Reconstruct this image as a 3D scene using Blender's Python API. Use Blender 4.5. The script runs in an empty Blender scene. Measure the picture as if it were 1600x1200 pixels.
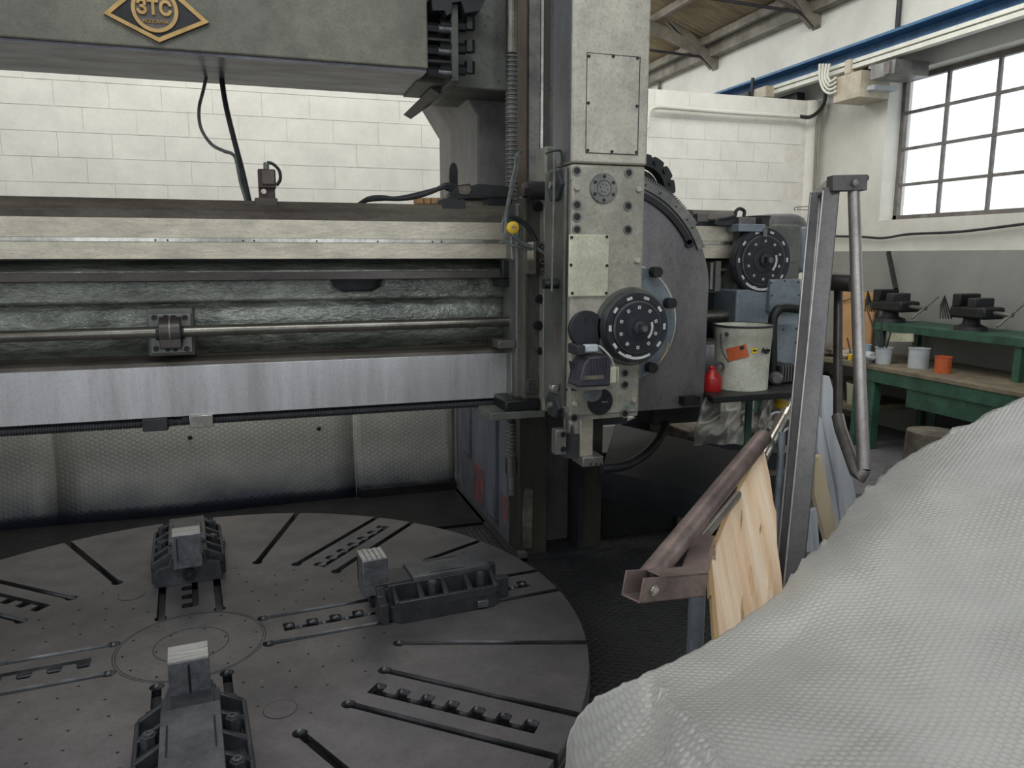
import bpy, bmesh, math, random
from math import *
from mathutils import Vector, Matrix, noise
random.seed(4)
sc = bpy.context.scene
COL = sc.collection
EYE = 1.72
# ---------------------------------------------------------------- camera, sky, lights, exposure
YAW, PIT = radians(18), radians(9.5)
cd = bpy.data.cameras.new('camera'); cam = bpy.data.objects.new('camera', cd); COL.objects.link(cam)
cam.location = (0, 0, EYE); cam.rotation_euler = (radians(90) - PIT, 0, -YAW)
cd.sensor_fit = 'HORIZONTAL'; cd.sensor_width = 36; cd.lens = 27; cd.clip_start = 0.05; cd.clip_end = 200
sc.camera = cam
wd = bpy.data.worlds.new('world'); sc.world = wd; wd.use_nodes = True
wn = wd.node_tree.nodes; bg = wn['Background']
bg.inputs[0].default_value = (0.86, 0.93, 1.0, 1); bg.inputs[1].default_value = 1.6
sc.view_settings.view_transform = 'Standard'; sc.view_settings.look = 'None'
sc.view_settings.exposure = 0.12; sc.view_settings.gamma = 1; sc.view_settings.use_curve_mapping = False


def area(name, loc, direction, sx, sy, power, color=(1, 1, 1)):
    l = bpy.data.lights.new(name, 'AREA'); l.shape = 'RECTANGLE'; l.size = sx; l.size_y = sy
    l.energy = power; l.color = color
    o = bpy.data.objects.new(name, l); COL.objects.link(o); o.location = loc
    o.rotation_euler = Vector(direction).to_track_quat('-Z', 'Y').to_euler(); return o


area('fill_over_machine', (0.3, 4.9, 5.6), (0, 0.45, -1), 6.0, 1.2, 200, (1, 0.985, 0.95))  # lamp added to brighten the back wall, the roof above is closed
area('fill_by_side_wall', (4.3, 4.9, 4.75), (0.12, 0.5, -1), 1.6, 1.8, 55, (1, 0.985, 0.95))  # added lamp lifting the right part of the block wall
area('fill_far_bay', (3.6, 10.2, 4.9), (0.2, 0, -1), 3.0, 4.0, 140, (1, 0.98, 0.95))  # added lamp for the enclosed bay past the partition
area('fill_near_bay', (1.0, -0.8, 5.4), (0.15, 0.35, -1), 5.0, 1.6, 130, (0.88, 0.94, 1))  # added lamp that brightens the guard behind the crossrail

# ---------------------------------------------------------------- helpers
fv = Vector((sin(YAW) * cos(PIT), cos(YAW) * cos(PIT), -sin(PIT)))
rv = Vector((cos(YAW), -sin(YAW), 0)); uv = rv.cross(fv)
O = Vector((0, 0, EYE))


def P(px, py, X=None, Y=None, Z=None, D=None):
    d = fv + rv * (px - 800) / 1200 - uv * (py - 600) / 1200
    if D is not None: t = D
    elif X is not None: t = X / d.x
    elif Y is not None: t = Y / d.y
    else: t = (Z - EYE) / d.z
    return O + d * t


def lin(c):
    c = c / 255
    return c / 12.92 if c <= 0.04045 else ((c + 0.055) / 1.055) ** 2.4


def C3(r, g, b): return (lin(r), lin(g), lin(b), 1)


class NT:
    def __init__(s, name):
        s.m = bpy.data.materials.new(name); s.m.use_nodes = True
        s.t = s.m.node_tree; s.n = s.t.nodes; s.l = s.t.links
        s.b = s.n['Principled BSDF']; s.tc = s.n.new('ShaderNodeTexCoord')
        s.pos = s.n.new('ShaderNodeNewGeometry').outputs['Position']

    def map(s, src, scale):
        mp = s.n.new('ShaderNodeMapping'); mp.inputs['Scale'].default_value = scale if hasattr(scale, '__len__') else (scale,) * 3
        s.l.new(src, mp.inputs['Vector']); return mp.outputs[0]

    def noise(s, src, scale, detail=4, rough=0.6, stretch=None):
        n = s.n.new('ShaderNodeTexNoise'); n.inputs['Scale'].default_value = scale
        n.inputs['Detail'].default_value = detail; n.inputs['Roughness'].default_value = rough
        s.l.new(s.map(src, stretch) if stretch else src, n.inputs['Vector']); return n.outputs['Fac']

    def ramp(s, f, a, b, ca=(0, 0, 0, 1), cb=(1, 1, 1, 1)):
        r = s.n.new('ShaderNodeValToRGB'); r.color_ramp.elements[0].position = a; r.color_ramp.elements[1].position = b
        r.color_ramp.elements[0].color = ca; r.color_ramp.elements[1].color = cb; s.l.new(f, r.inputs[0]); return r.outputs[0]

    def mix(s, f, a, b, mode='MIX'):
        m = s.n.new('ShaderNodeMix'); m.data_type = 'RGBA'; m.blend_type = mode
        for i, v in ((0, f), (6, a), (7, b)):
            if hasattr(v, 'links'): s.l.new(v, m.inputs[i])
            else: m.inputs[i].default_value = v
        return m.outputs[2]

    def math(s, op, a, b=None, c=None):
        m = s.n.new('ShaderNodeMath'); m.operation = op
        for i, v in enumerate((a, b, c)):
            if v is None: continue
            if hasattr(v, 'links'): s.l.new(v, m.inputs[i])
            else: m.inputs[i].default_value = v
        return m.outputs[0]

    def bump(s, h, strength=0.3, dist=0.01):
        b = s.n.new('ShaderNodeBump'); b.inputs['Strength'].default_value = strength; b.inputs['Distance'].default_value = dist
        s.l.new(h, b.inputs['Height']); s.l.new(b.outputs[0], s.b.inputs['Normal'])


MATS = {}


def mat(name, a, b=None, rough=0.6, metal=0.0, scale=6, lo=0.35, hi=0.65, bump=0.0, bscale=30, stretch=None, spots=None, rvar=0.15, bdist=0.01, spot_lo=0.62, spot_scale=9, grit=0.4):
    """two-tone noisy material; spots = a third colour in blotches"""
    if name in MATS: return MATS[name]
    t = NT(name); b = b or tuple(min(1, x * 0.72) for x in a[:3]) + (1,)
    f = t.noise(t.pos, scale, 6, 0.65, stretch)
    c = t.mix(t.ramp(f, lo, hi), a, b)
    if spots:
        sp = t.noise(t.pos, spot_scale, 5, 0.7)
        c = t.mix(t.ramp(sp, spot_lo, spot_lo + 0.06), c, spots)
    if grit:
        g1 = t.ramp(t.noise(t.pos, 85, 3, 0.7), 0.36, 0.5, (0.55, 0.55, 0.55, 1), (1, 1, 1, 1))
        c = t.mix(grit, c, g1, 'MULTIPLY')
        g2 = t.ramp(t.noise(t.pos, 7, 6, 0.75, stretch), 0.38, 0.56, (0.5, 0.49, 0.48, 1), (1, 1, 1, 1))
        c = t.mix(grit * 1.1, c, g2, 'MULTIPLY')
    t.l.new(c, t.b.inputs['Base Color']); t.b.inputs['Metallic'].default_value = metal
    rr = t.math('MULTIPLY_ADD', f, rvar, rough - rvar / 2); t.l.new(rr, t.b.inputs['Roughness'])
    if bump: t.bump(t.noise(t.pos, bscale, 4, 0.6, stretch), bump, bdist)
    MATS[name] = t.m; return t.m


G = dict(
    paint=mat('machine green grey paint', C3(116, 117, 108), C3(84, 86, 80), 0.5, 0, 3, bump=0.25, bscale=14, spots=C3(62, 60, 54), spot_lo=0.64),
    beam=mat('weathered olive grey paint', C3(142, 139, 122), C3(116, 115, 104), 0.6, 0, 2.2, bump=0.3, bscale=70, spots=C3(92, 88, 76), spot_lo=0.68, spot_scale=4),
    beam_under=mat('beam underside with wall bounce', C3(142, 142, 152), C3(88, 88, 96), 0.35, 0.1, 5, stretch=(0.6, 2, 2)),  # lighter tone carries light bounced off the wall
    web=mat('rough cast green grey web', C3(160, 163, 152), C3(96, 99, 92), 0.22, 0.15, 4, bump=1.0, bscale=13, spots=C3(66, 58, 48), spot_lo=0.66, spot_scale=5, bdist=0.025, stretch=(0.7, 1, 1.4)),
    top_cast=mat('grimy casting top', C3(104, 98, 86), C3(60, 50, 44), 0.6, 0, 4, bump=0.5, bscale=18, stretch=(0.5, 1, 2)),
    way=mat('scraped steel way', C3(212, 203, 182), C3(188, 180, 163), 0.38, 0.6, 22, bump=0.2, bscale=90, stretch=(0.35, 1, 1), spots=C3(206, 184, 140), spot_lo=0.64, spot_scale=2, grit=0.25),
    way2=mat('polished steel way', C3(216, 214, 216), C3(184, 181, 181), 0.26, 0.5, 5, bump=0.05, bscale=60, stretch=(1.6, 1, 0.15), grit=0.25),
    bright=mat('bright steel', C3(205, 202, 192), C3(170, 168, 160), 0.25, 0.9, 10),
    shaft=mat('feed shaft steel', C3(150, 146, 136), C3(110, 106, 98), 0.3, 0.85, 10, stretch=(0.3, 1, 1)),
    steel=mat('grey machined steel', C3(140, 138, 132), C3(108, 108, 106), 0.45, 0.6, 6, bump=0.08, bscale=40),
    ram=mat('worn ram face', C3(208, 201, 184), C3(168, 163, 150), 0.5, 0.3, 2.2, bump=0.1, bscale=30, spots=C3(140, 136, 124), spot_lo=0.66, spot_scale=5),
    ram_side=mat('ram side grey', C3(112, 114, 116), C3(84, 86, 88), 0.5, 0.4, 3, stretch=(1, 1, 0.25)),
    ram_low=mat('worn ram head face', C3(190, 184, 168), C3(148, 145, 132), 0.5, 0.3, 2.4, bump=0.1, bscale=30, spots=C3(116, 132, 114), spot_lo=0.66, spot_scale=5),
    head=mat('ram head green steel', C3(158, 155, 142), C3(124, 125, 114), 0.5, 0.25, 3, bump=0.15, bscale=30, spots=C3(104, 124, 104), spot_lo=0.66, spot_scale=7),
    slide=mat('saddle grey green', C3(116, 116, 108), C3(80, 81, 76), 0.4, 0.3, 4, bump=0.15, bscale=20, stretch=(1, 1, 0.4), spots=C3(136, 138, 126), spot_lo=0.68),
    cream=mat('cream enamel plate', C3(206, 204, 178), C3(190, 188, 162), 0.5, 0, 8, spots=C3(150, 148, 124), spot_lo=0.74, spot_scale=30),
    black=mat('black oily metal', C3(40, 40, 41), C3(24, 24, 25), 0.45, 0.2, 8),
    soot=mat('sooty dark grey', C3(56, 57, 60), C3(36, 36, 38), 0.6, 0.1, 4),
    dial=mat('black dial', C3(52, 54, 60), C3(38, 40, 44), 0.4, 0.3, 12),
    dial2=mat('worn dial rim', C3(96, 98, 100), C3(64, 66, 68), 0.4, 0.4, 12),
    white=mat('white dial figures', C3(214, 214, 208), C3(180, 180, 176), 0.6, 0, 60, grit=0.08),
    disc=mat('swivel plate steel', C3(136, 131, 130), C3(104, 100, 102), 0.36, 0.5, 2.5, stretch=(1, 1, 0.4)),
    brown_bar=mat('dark rail bar', C3(98, 92, 88), C3(60, 52, 50), 0.35, 0.5, 3, stretch=(0.35, 1, 1)),
    column=mat('column paint', C3(138, 134, 128), C3(96, 93, 96), 0.5, 0.1, 1.7, bump=0.15, bscale=25, spots=C3(72, 68, 66), spot_lo=0.62, spot_scale=2.2, stretch=(1, 1, 0.5)),
    column_low=mat('column side lower', C3(116, 120, 130), C3(78, 82, 92), 0.55, 0.1, 1.7, spots=C3(60, 60, 64), spot_lo=0.6, spot_scale=3, stretch=(1, 1, 0.5)),
    redpaint=mat('worn red primer', C3(150, 84, 84), C3(92, 84, 90), 0.6, 0.1, 16, lo=0.42, hi=0.55, stretch=(1, 1, 0.4)),
    way_dark=mat('column way', C3(86, 83, 74), C3(62, 60, 54), 0.4, 0.4, 3, stretch=(1, 1, 0.2)),
    way_edge=mat('column way edge', C3(124, 118, 98), C3(96, 92, 78), 0.4, 0.5, 3, stretch=(1, 1, 0.2)),
    table=mat('turntable iron', C3(128, 123, 123), C3(100, 97, 98), 0.36, 0.35, 1.8, bump=0.05, bscale=50, spots=C3(150, 145, 130), spot_lo=0.7, spot_scale=7, grit=0.3),
    jaw=mat('chuck jaw blue grey iron', C3(80, 81, 85), C3(54, 55, 58), 0.36, 0.3, 4, bump=0.12, bscale=40),
    jaw_bright=mat('machined jaw block', C3(206, 202, 196), C3(168, 165, 162), 0.4, 0.3, 20, stretch=(0.3, 3, 1), grit=0.15),
    jaw_face=mat('jaw block serrated face', C3(116, 116, 120), C3(88, 89, 93), 0.4, 0.4, 30),
    nut=mat('nut steel', C3(140, 142, 146), C3(96, 98, 104), 0.35, 0.7, 20),
    blue_panel=mat('blue grey machine panel', C3(136, 146, 152), C3(112, 121, 128), 0.45, 0.1, 4, bump=0.05, bscale=20),
    block=mat('white painted block', C3(224, 223, 214), C3(212, 211, 203), 0.85, 0, 3, bump=0.35, bscale=55, bdist=0.006, grit=0.08),
    mortar=mat('painted mortar', C3(220, 218, 206), C3(206, 204, 192), 0.9, 0, 12, bump=0.3, grit=0.08),
    wall=mat('off white plaster', C3(222, 220, 210), C3(206, 204, 194), 0.85, 0, 1.2, bump=0.1, bscale=12, grit=0.08),
    wains=mat('grey painted wainscot', C3(150, 150, 144), C3(138, 138, 134), 0.7, 0, 2, grit=0.08),
    floor=mat('workshop concrete', C3(122, 120, 124), C3(100, 98, 102), 0.55, 0, 1.4, bump=0.05, bscale=30),
    roof=mat('fibre cement sheet', C3(176, 160, 132), C3(140, 124, 100), 0.85, 0, 2, stretch=(0.4, 2, 1)),
    timber=mat('grey truss timber', C3(148, 142, 128), C3(112, 106, 94), 0.7, 0, 3),
    blue_beam=mat('blue crane beam', C3(66, 112, 150), C3(50, 90, 126), 0.5, 0.1, 6),
    cream_rail=mat('cream conductor rail', C3(214, 214, 202), C3(196, 196, 184), 0.6, 0, 8, grit=0.08),
    beige=mat('beige box', C3(188, 178, 156), C3(170, 160, 140), 0.5, 0, 4),
    motor_blue=mat('dark blue motor', C3(52, 68, 110), C3(32, 42, 70), 0.5, 0.1, 5),
    frame=mat('window frame paint', C3(124, 118, 112), C3(96, 90, 86), 0.6, 0, 9),
    ladder=mat('bare steel section', C3(98, 94, 92), C3(70, 68, 67), 0.42, 0.25, 3, stretch=(1, 1, 0.3), bump=0.05),
    tube=mat('galvanised handrail tube', C3(160, 154, 148), C3(124, 118, 114), 0.35, 0.5, 5, stretch=(1, 1, 0.3)),
    brown_tube=mat('rust brown handrail tube', C3(138, 120, 114), C3(98, 84, 80), 0.42, 0.3, 6, bump=0.08),
    chrome=mat('shiny pipe', C3(190, 186, 176), C3(150, 144, 134), 0.2, 0.85, 9),
    blue_post=mat('blue grey post', C3(112, 118, 124), C3(88, 94, 100), 0.4, 0.3, 9),
    bucket=mat('white enamelled pail', C3(222, 222, 206), C3(198, 196, 176), 0.4, 0, 6, spots=C3(120, 114, 92), spot_lo=0.68, spot_scale=28),
    red=mat('red painted oil can', C3(190, 34, 30), C3(150, 24, 24), 0.35, 0.1, 9),
    orange=mat('orange hazard label', C3(206, 104, 56), C3(184, 84, 44), 0.6, 0, 30, grit=0.08),
    yellow=mat('yellow paint', C3(232, 196, 46), C3(214, 176, 40), 0.5, 0, 30, grit=0.08),
    brass=mat('brass emblem', C3(206, 168, 108), C3(176, 140, 84), 0.4, 0.3, 12, grit=0.08),
    rubber=mat('black rubber hose', C3(46, 46, 48), C3(34, 34, 36), 0.5, 0, 20),
    hose_grey=mat('grey hose', C3(110, 116, 112), C3(80, 84, 82), 0.4, 0.2, 20),
    plate=mat('dark steel sheet', C3(54, 56, 60), C3(34, 35, 38), 0.42, 0.3, 1.6, bump=0.04, bscale=6, stretch=(0.5, 2, 1)),
    green=mat('green bench paint', C3(62, 104, 82), C3(44, 76, 62), 0.5, 0, 6),
    cardboard=mat('brown hardboard', C3(192, 150, 104), C3(176, 134, 90), 0.8, 0, 3, grit=0.08),
    bench_top=mat('bench top wood', C3(140, 130, 108), C3(104, 94, 78), 0.7, 0, 6),
    tin=mat('light plastic', C3(196, 202, 204), C3(176, 182, 186), 0.5, 0, 12, grit=0.08),
    cup=mat('pale blue plastic', C3(170, 192, 212), C3(150, 174, 200), 0.4, 0, 12, grit=0.08),
    junk=mat('dusty scrap', C3(120, 112, 98), C3(76, 70, 62), 0.8, 0, 9, bump=0.5),
    cable_orange=mat('wire bundle', C3(120, 84, 66), C3(60, 50, 46), 0.6, 0, 40),
)


def wood(name, a, b, dark, rough=0.75, sx=14, dirz=(14, 14, 0.9), bump=0.5):
    t = NT(name)
    dp = t.n.new('ShaderNodeVectorMath'); dp.operation = 'DOT_PRODUCT'; t.l.new(t.pos, dp.inputs[0]); dp.inputs[1].default_value = tuple(rv)
    sp_z = t.n.new('ShaderNodeSeparateXYZ'); t.l.new(t.pos, sp_z.inputs[0]); cb_ = t.n.new('ShaderNodeCombineXYZ'); t.l.new(dp.outputs['Value'], cb_.inputs[0]); t.l.new(sp_z.outputs[2], cb_.inputs[2]); gp = cb_.outputs[0]
    f = t.noise(gp, 1.6, 4, 0.5, dirz)
    c = t.mix(t.ramp(f, 0.35, 0.65), a, b)
    f2 = t.noise(gp, 3.2, 6, 0.7, (dirz[0] * 1.4, dirz[1] * 1.4, dirz[2]))
    c = t.mix(t.ramp(f2, 0.62, 0.7), c, dark)
    t.l.new(c, t.b.inputs['Base Color']); t.b.inputs['Roughness'].default_value = rough
    t.bump(f2, bump, 0.01); return t.m


G['board'] = wood('split pine board', C3(212, 176, 138), C3(232, 210, 182), C3(188, 134, 92), dirz=(22, 1, 1.3), bump=0.35)
G['bark'] = wood('dark board edge', C3(150, 122, 84), C3(178, 150, 106), C3(62, 50, 38))
G['whitewood'] = wood('weathered white plank', C3(190, 192, 194), C3(160, 162, 166), C3(96, 94, 94))
G['palewood'] = wood('pale pine plank', C3(196, 178, 148), C3(178, 162, 134), C3(130, 108, 78))


def lattice_mat(name, ca, cb, pitch, rough, bump, plane='XZ', metal=0.0, big=None, dist=0.006, trans=0):
    """embossed hexagonal studs laid on a real-world plane (fine relief)"""
    t = NT(name); sep = t.n.new('ShaderNodeSeparateXYZ'); t.l.new(t.pos, sep.inputs[0])
    a = sep.outputs[plane[0]]; b = sep.outputs[plane[1]]
    k = 2 * pi / pitch
    s1 = t.math('COSINE', t.math('MULTIPLY', a, k))
    s2 = t.math('COSINE', t.math('MULTIPLY', t.math('ADD', t.math('MULTIPLY', a, 0.5), t.math('MULTIPLY', b, 0.866)), k))
    s3 = t.math('COSINE', t.math('MULTIPLY', t.math('SUBTRACT', t.math('MULTIPLY', a, 0.5), t.math('MULTIPLY', b, 0.866)), k))
    h = t.math('ADD', t.math('ADD', s1, s2), s3)
    hn = t.math('MULTIPLY_ADD', h, 0.22, 0.33)
    base = t.mix(t.ramp(t.noise(t.pos, 1.4, 5, 0.6), 0.35, 0.65), ca, cb)
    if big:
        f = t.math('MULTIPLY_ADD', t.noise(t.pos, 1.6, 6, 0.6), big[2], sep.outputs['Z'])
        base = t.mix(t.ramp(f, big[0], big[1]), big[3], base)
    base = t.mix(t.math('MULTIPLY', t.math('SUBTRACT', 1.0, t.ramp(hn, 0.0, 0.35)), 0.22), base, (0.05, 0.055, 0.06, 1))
    t.l.new(base, t.b.inputs['Base Color']); t.b.inputs['Roughness'].default_value = rough; t.b.inputs['Metallic'].default_value = metal
    t.bump(hn, bump, dist); return t.m


G['guard'] = lattice_mat('stippled insulation sheet darker below', C3(238, 237, 220), C3(222, 222, 210), 0.027, 0.4, 0.2, 'XZ', 0.0, (0.24, 0.86, 0.32, C3(38, 44, 56)))  # sheet colour goes to dark navy towards the bottom
G['mat'] = lattice_mat('black chequered rubber', C3(50, 50, 52), C3(34, 34, 36), 0.03, 0.45, 0.8, 'XY')
G['bubble'] = lattice_mat('bubble film cover', C3(180, 178, 171), C3(156, 154, 149), 0.0125, 0.28, 0.35, 'XY', 0.0, None, 0.003)
# clear film for the bag
t = NT('cloudy polythene'); t.b.inputs['Base Color'].default_value = C3(170, 168, 158); t.b.inputs['Roughness'].default_value = 0.3
t.b.inputs['Alpha'].default_value = 0.62; t.bump(t.noise(t.pos, 16, 4, 0.6), 0.6, 0.02); G['film'] = t.m
# window glass
t = NT('window glass'); tr = t.n.new('ShaderNodeBsdfTransparent'); gl = t.n.new('ShaderNodeBsdfGlossy'); gl.inputs['Roughness'].default_value = 0.05
mx = t.n.new('ShaderNodeMixShader'); mx.inputs[0].default_value = 0.08; t.l.new(tr.outputs[0], mx.inputs[1]); t.l.new(gl.outputs[0], mx.inputs[2])
t.l.new(mx.outputs[0], t.n['Material Output'].inputs[0]); G['glass'] = t.m


class MB:
    def __init__(s): s.v = []; s.f = []

    def add(s, vs, fs):
        o = len(s.v); s.v += [Vector(v) for v in vs]; s.f += [[i + o for i in f] for f in fs]; return s

    def box(s, x0, x1, y0, y1, z0, z1):
        return s.add([(x, y, z) for x in (x0, x1) for y in (y0, y1) for z in (z0, z1)],
                     [(0, 1, 3, 2), (4, 6, 7, 5), (0, 4, 5, 1), (2, 3, 7, 6), (0, 2, 6, 4), (1, 5, 7, 3)])

    def prism(s, pts, ax, a0, a1):
        n = len(pts)
        def q(p, a): return {'Y': (p[0], a, p[1]), 'Z': (p[0], p[1], a), 'X': (a, p[0], p[1])}[ax]
        return s.add([q(p, a0) for p in pts] + [q(p, a1) for p in pts],
                     [list(range(n))[::-1], list(range(n, 2 * n))] + [(i, (i + 1) % n, n + (i + 1) % n, n + i) for i in range(n)])

    def hexa(s, a, b):
        """two quads (4 corner points each) joined"""
        return s.add(list(a) + list(b), [(3, 2, 1, 0), (4, 5, 6, 7)] + [(i, (i + 1) % 4, 4 + (i + 1) % 4, 4 + i) for i in range(4)])

    def slab(s, pts, thick):
        """flat polygon of 3D points given thickness along vector thick"""
        n = len(pts); th = Vector(thick)
        return s.add(list(pts) + [Vector(p) + th for p in pts],
                     [list(range(n))[::-1], list(range(n, 2 * n))] + [(i, (i + 1) % n, n + (i + 1) % n, n + i) for i in range(n)])

    def cyl(s, p0, p1, r0, r1=None, n=16):
        p0 = Vector(p0); p1 = Vector(p1); r1 = r0 if r1 is None else r1
        d = (p1 - p0).normalized(); a = d.orthogonal().normalized(); b = d.cross(a)
        vs = [p + (a * cos(2 * pi * i / n) + b * sin(2 * pi * i / n)) * r for p, r in ((p0, r0), (p1, r1)) for i in range(n)]
        return s.add(vs, [list(range(n))[::-1], list(range(n, 2 * n))] + [(i, (i + 1) % n, n + (i + 1) % n, n + i) for i in range(n)])

    def ringlathe(s, prof, o, axis, n=32):
        st = len(s.f); s.lathe(prof, o, axis, n); s.f = s.f[:-2]; m = len(prof); b = len(s.v) - m * n
        s.f += [[b + (m - 1) * n + i, b + (m - 1) * n + (i + 1) % n, b + (i + 1) % n, b + i] for i in range(n)]; return s

    def lathe(s, prof, o, axis, n=32):
        """profile [(r, h)...] spun about axis through o, closed with caps"""
        o = Vector(o); d = Vector(axis).normalized(); a = d.orthogonal().normalized(); b = d.cross(a); m = len(prof)
        vs = [o + d * h + (a * cos(2 * pi * i / n) + b * sin(2 * pi * i / n)) * r for r, h in prof for i in range(n)]
        fs = [(k * n + i, k * n + (i + 1) % n, (k + 1) * n + (i + 1) % n, (k + 1) * n + i) for k in range(m - 1) for i in range(n)]
        fs += [list(range(n))[::-1], list(range((m - 1) * n, m * n))]
        return s.add(vs, fs)

    def tube(s, pts, r, n=8, smooth=True, jag=0):
        pts = [Vector(p) for p in pts]
        if smooth and len(pts) > 2:
            out = []
            for i in range(len(pts) - 1):
                p0 = pts[max(i - 1, 0)]; p1 = pts[i]; p2 = pts[i + 1]; p3 = pts[min(i + 2, len(pts) - 1)]
                for k in range(6):
                    u = k / 6
                    out.append(0.5 * ((2 * p1) + (p2 - p0) * u + (2 * p0 - 5 * p1 + 4 * p2 - p3) * u * u + (3 * p1 - p0 - 3 * p2 + p3) * u ** 3))
            out.append(pts[-1]); pts = out
        vs = []; a = None
        for i, p in enumerate(pts):
            d = (pts[min(i + 1, len(pts) - 1)] - pts[max(i - 1, 0)]).normalized()
            a = d.orthogonal().normalized() if a is None else (a - d * a.dot(d)).normalized()
            b = d.cross(a)
            vs += [p + (a * cos(2 * pi * k / n) + b * sin(2 * pi * k / n)) * r for k in range(n)]
        m = len(pts)
        fs = [(k * n + i, k * n + (i + 1) % n, (k + 1) * n + (i + 1) % n, (k + 1) * n + i) for k in range(m - 1) for i in range(n)]
        fs += [list(range(n))[::-1], list(range((m - 1) * n, m * n))]
        return s.add(vs, fs)

    def beam(s, p0, p1, w, h, up=(0, 0, 1)):
        """rectangular bar from p0 to p1: w across, h along up"""
        p0 = Vector(p0); p1 = Vector(p1); d = (p1 - p0).normalized(); a = d.cross(Vector(up)).normalized(); b = a.cross(d)
        q = lambda p: [p + a * (w / 2) * i + b * (h / 2) * j for i, j in ((-1, -1), (1, -1), (1, 1), (-1, 1))]
        return s.hexa(q(p0), q(p1))

    def xf(s, M, start=0):
        for i in range(start, len(s.v)): s.v[i] = M @ s.v[i]
        return s

    def mesh(s, name, m, off=Vector((0, 0, 0)), smooth=40):
        me = bpy.data.meshes.new(name); me.from_pydata([v - off for v in s.v], [], s.f)
        bm = bmesh.new(); bm.from_mesh(me); bmesh.ops.recalc_face_normals(bm, faces=bm.faces); bm.to_mesh(me); bm.free()
        if smooth:
            me.polygons.foreach_set('use_smooth', [True] * len(me.polygons)); me.set_sharp_from_angle(angle=radians(smooth))
        me.materials.append(m); return me


def wloc(o):
    p = Vector((0, 0, 0))
    while o is not None: p += o.location; o = o.parent
    return p


def tag(o, label=None, cat=None, group=None, kind=None):
    for k, v in (('label', label), ('category', cat), ('group', group), ('kind', kind)):
        if v: o[k] = v
    return o


def build(name, mb, m, parent=None, label=None, cat=None, group=None, kind=None, bev=0, smooth=40, origin=None):
    if isinstance(m, str): m = G[m]
    if parent is not None: off = wloc(parent); loc = Vector((0, 0, 0))
    else:
        xs = [v.x for v in mb.v]; ys = [v.y for v in mb.v]; zs = [v.z for v in mb.v]
        off = Vector(origin) if origin else Vector(((min(xs) + max(xs)) / 2, (min(ys) + max(ys)) / 2, min(zs))); loc = off
    me = mb.mesh(name, m, off, smooth)
    o = bpy.data.objects.new(name, me); COL.objects.link(o); o.location = loc; o.parent = parent
    if bev:
        md = o.modifiers.new('bevel', 'BEVEL'); md.width = bev; md.segments = 2; md.limit_method = 'ANGLE'; md.angle_limit = radians(50)
    return tag(o, label, cat, group, kind)


def root(name, loc, label, cat, group=None):
    o = bpy.data.objects.new(name, None); COL.objects.link(o); o.location = loc; o.empty_display_size = 0.1
    return tag(o, label, cat, group)


def put(name, me, loc, parent, rot=None, **kw):
    """one more object on shared mesh data; loc in world"""
    o = bpy.data.objects.new(name, me); COL.objects.link(o); o.parent = parent
    o.location = Vector(loc) - (wloc(parent) if parent is not None else Vector((0, 0, 0)))
    if rot: o.rotation_euler = rot
    return tag(o, **kw)


def pbox(px0, py0, px1, py1, Y0, Y1):
    """box whose front face (at depth Y0) spans these photo coordinates"""
    a = P(px0, (py0 + py1) / 2, Y=Y0); b = P(px1, (py0 + py1) / 2, Y=Y0); xm = (px0 + px1) / 2
    c = P(xm, py0, Y=Y0); d = P(xm, py1, Y=Y0)
    return MB().box(a.x, b.x, Y0, Y1, d.z, c.z)


def zr(py, px, Y): return P(px, py, Y=Y).z


def XZ(pts, Y): return [(P(x, y, Y=Y).x, P(x, y, Y=Y).z) for x, y in pts]


# ================================================================ SETTING
XW = 6.0
build('floor', MB().box(-9, 9, -6, 17, -0.1, 0), 'floor', kind='structure')
# block partition behind the machine
YB = 7.3; zt = 3.38; courses = [1.51 + 0.2 * k for k in range(9)]
wb = build('wall_back', MB().box(-5.2, 5.9, YB + 0.006, YB + 0.2, 0, zt - 0.004), 'mortar', kind='structure')
bl = MB().box(-0.198, 0.198, 0, 0.03, 0.002, 0.198).mesh('block', G['block'], smooth=0)
bt = MB().box(-0.198, 0.198, 0, 0.03, 0.0025, 0.267).mesh('lintel_block', G['block'], smooth=0)
for k in range(9):
    z = 1.51 + 0.2 * k
    top = k == 8
    for i in range(-8, 14):
        x = 0.09 + i * 0.4 + (0.2 if k % 2 else 0) + random.uniform(-0.004, 0.004)
        if x > 5.75: continue
        put('block', bt if top else bl, (x, YB + random.uniform(0, 0.0015), z), wb, (random.uniform(-0.004, 0.004), 0, random.uniform(-0.003, 0.003)))
build('trim_1', MB().cyl((5.84, YB + 0.1, 0), (5.84, YB + 0.1, zt), 0.13, n=20), 'wall', kind='structure')

# side wall with window openings
w1 = (4.3, 6.42); w_added = (1.0, 3.2); wz = (2.07, 3.46)  # second opening is unseen, added to let in light
m = MB()
m.box(XW, XW + 0.3, w1[1], 17, 0, 4.62).box(XW, XW + 0.3, w1[0], w1[1], 0, wz[0]).box(XW, XW + 0.3, w1[0], w1[1], wz[1], 4.62)
m.box(XW, XW + 0.3, w_added[1], w1[0], 0, 4.62).box(XW, XW + 0.3, w_added[0], w_added[1], 0, wz[0]).box(XW, XW + 0.3, w_added[0], w_added[1], wz[1], 4.62).box(XW, XW + 0.3, -2.5, w_added[0], 0, 4.62)
build('wall_right', m, 'wall', kind='structure', smooth=0)
build('trim_2', MB().box(XW - 0.012, XW, -2.5, 17, 0, 1.765), 'wains', kind='structure')
mf = MB()
YW = -3.3; fw = [(-5.4, -3.5), (-2.6, -0.7), (0.2, 2.1), (3.0, 4.9)]
xs_ = [-6.3] + [v for w in fw for v in w] + [6.3]
for i in range(0, len(xs_), 2): mf.box(xs_[i], xs_[i + 1], YW - 0.25, YW, 0, 6.9)
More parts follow.
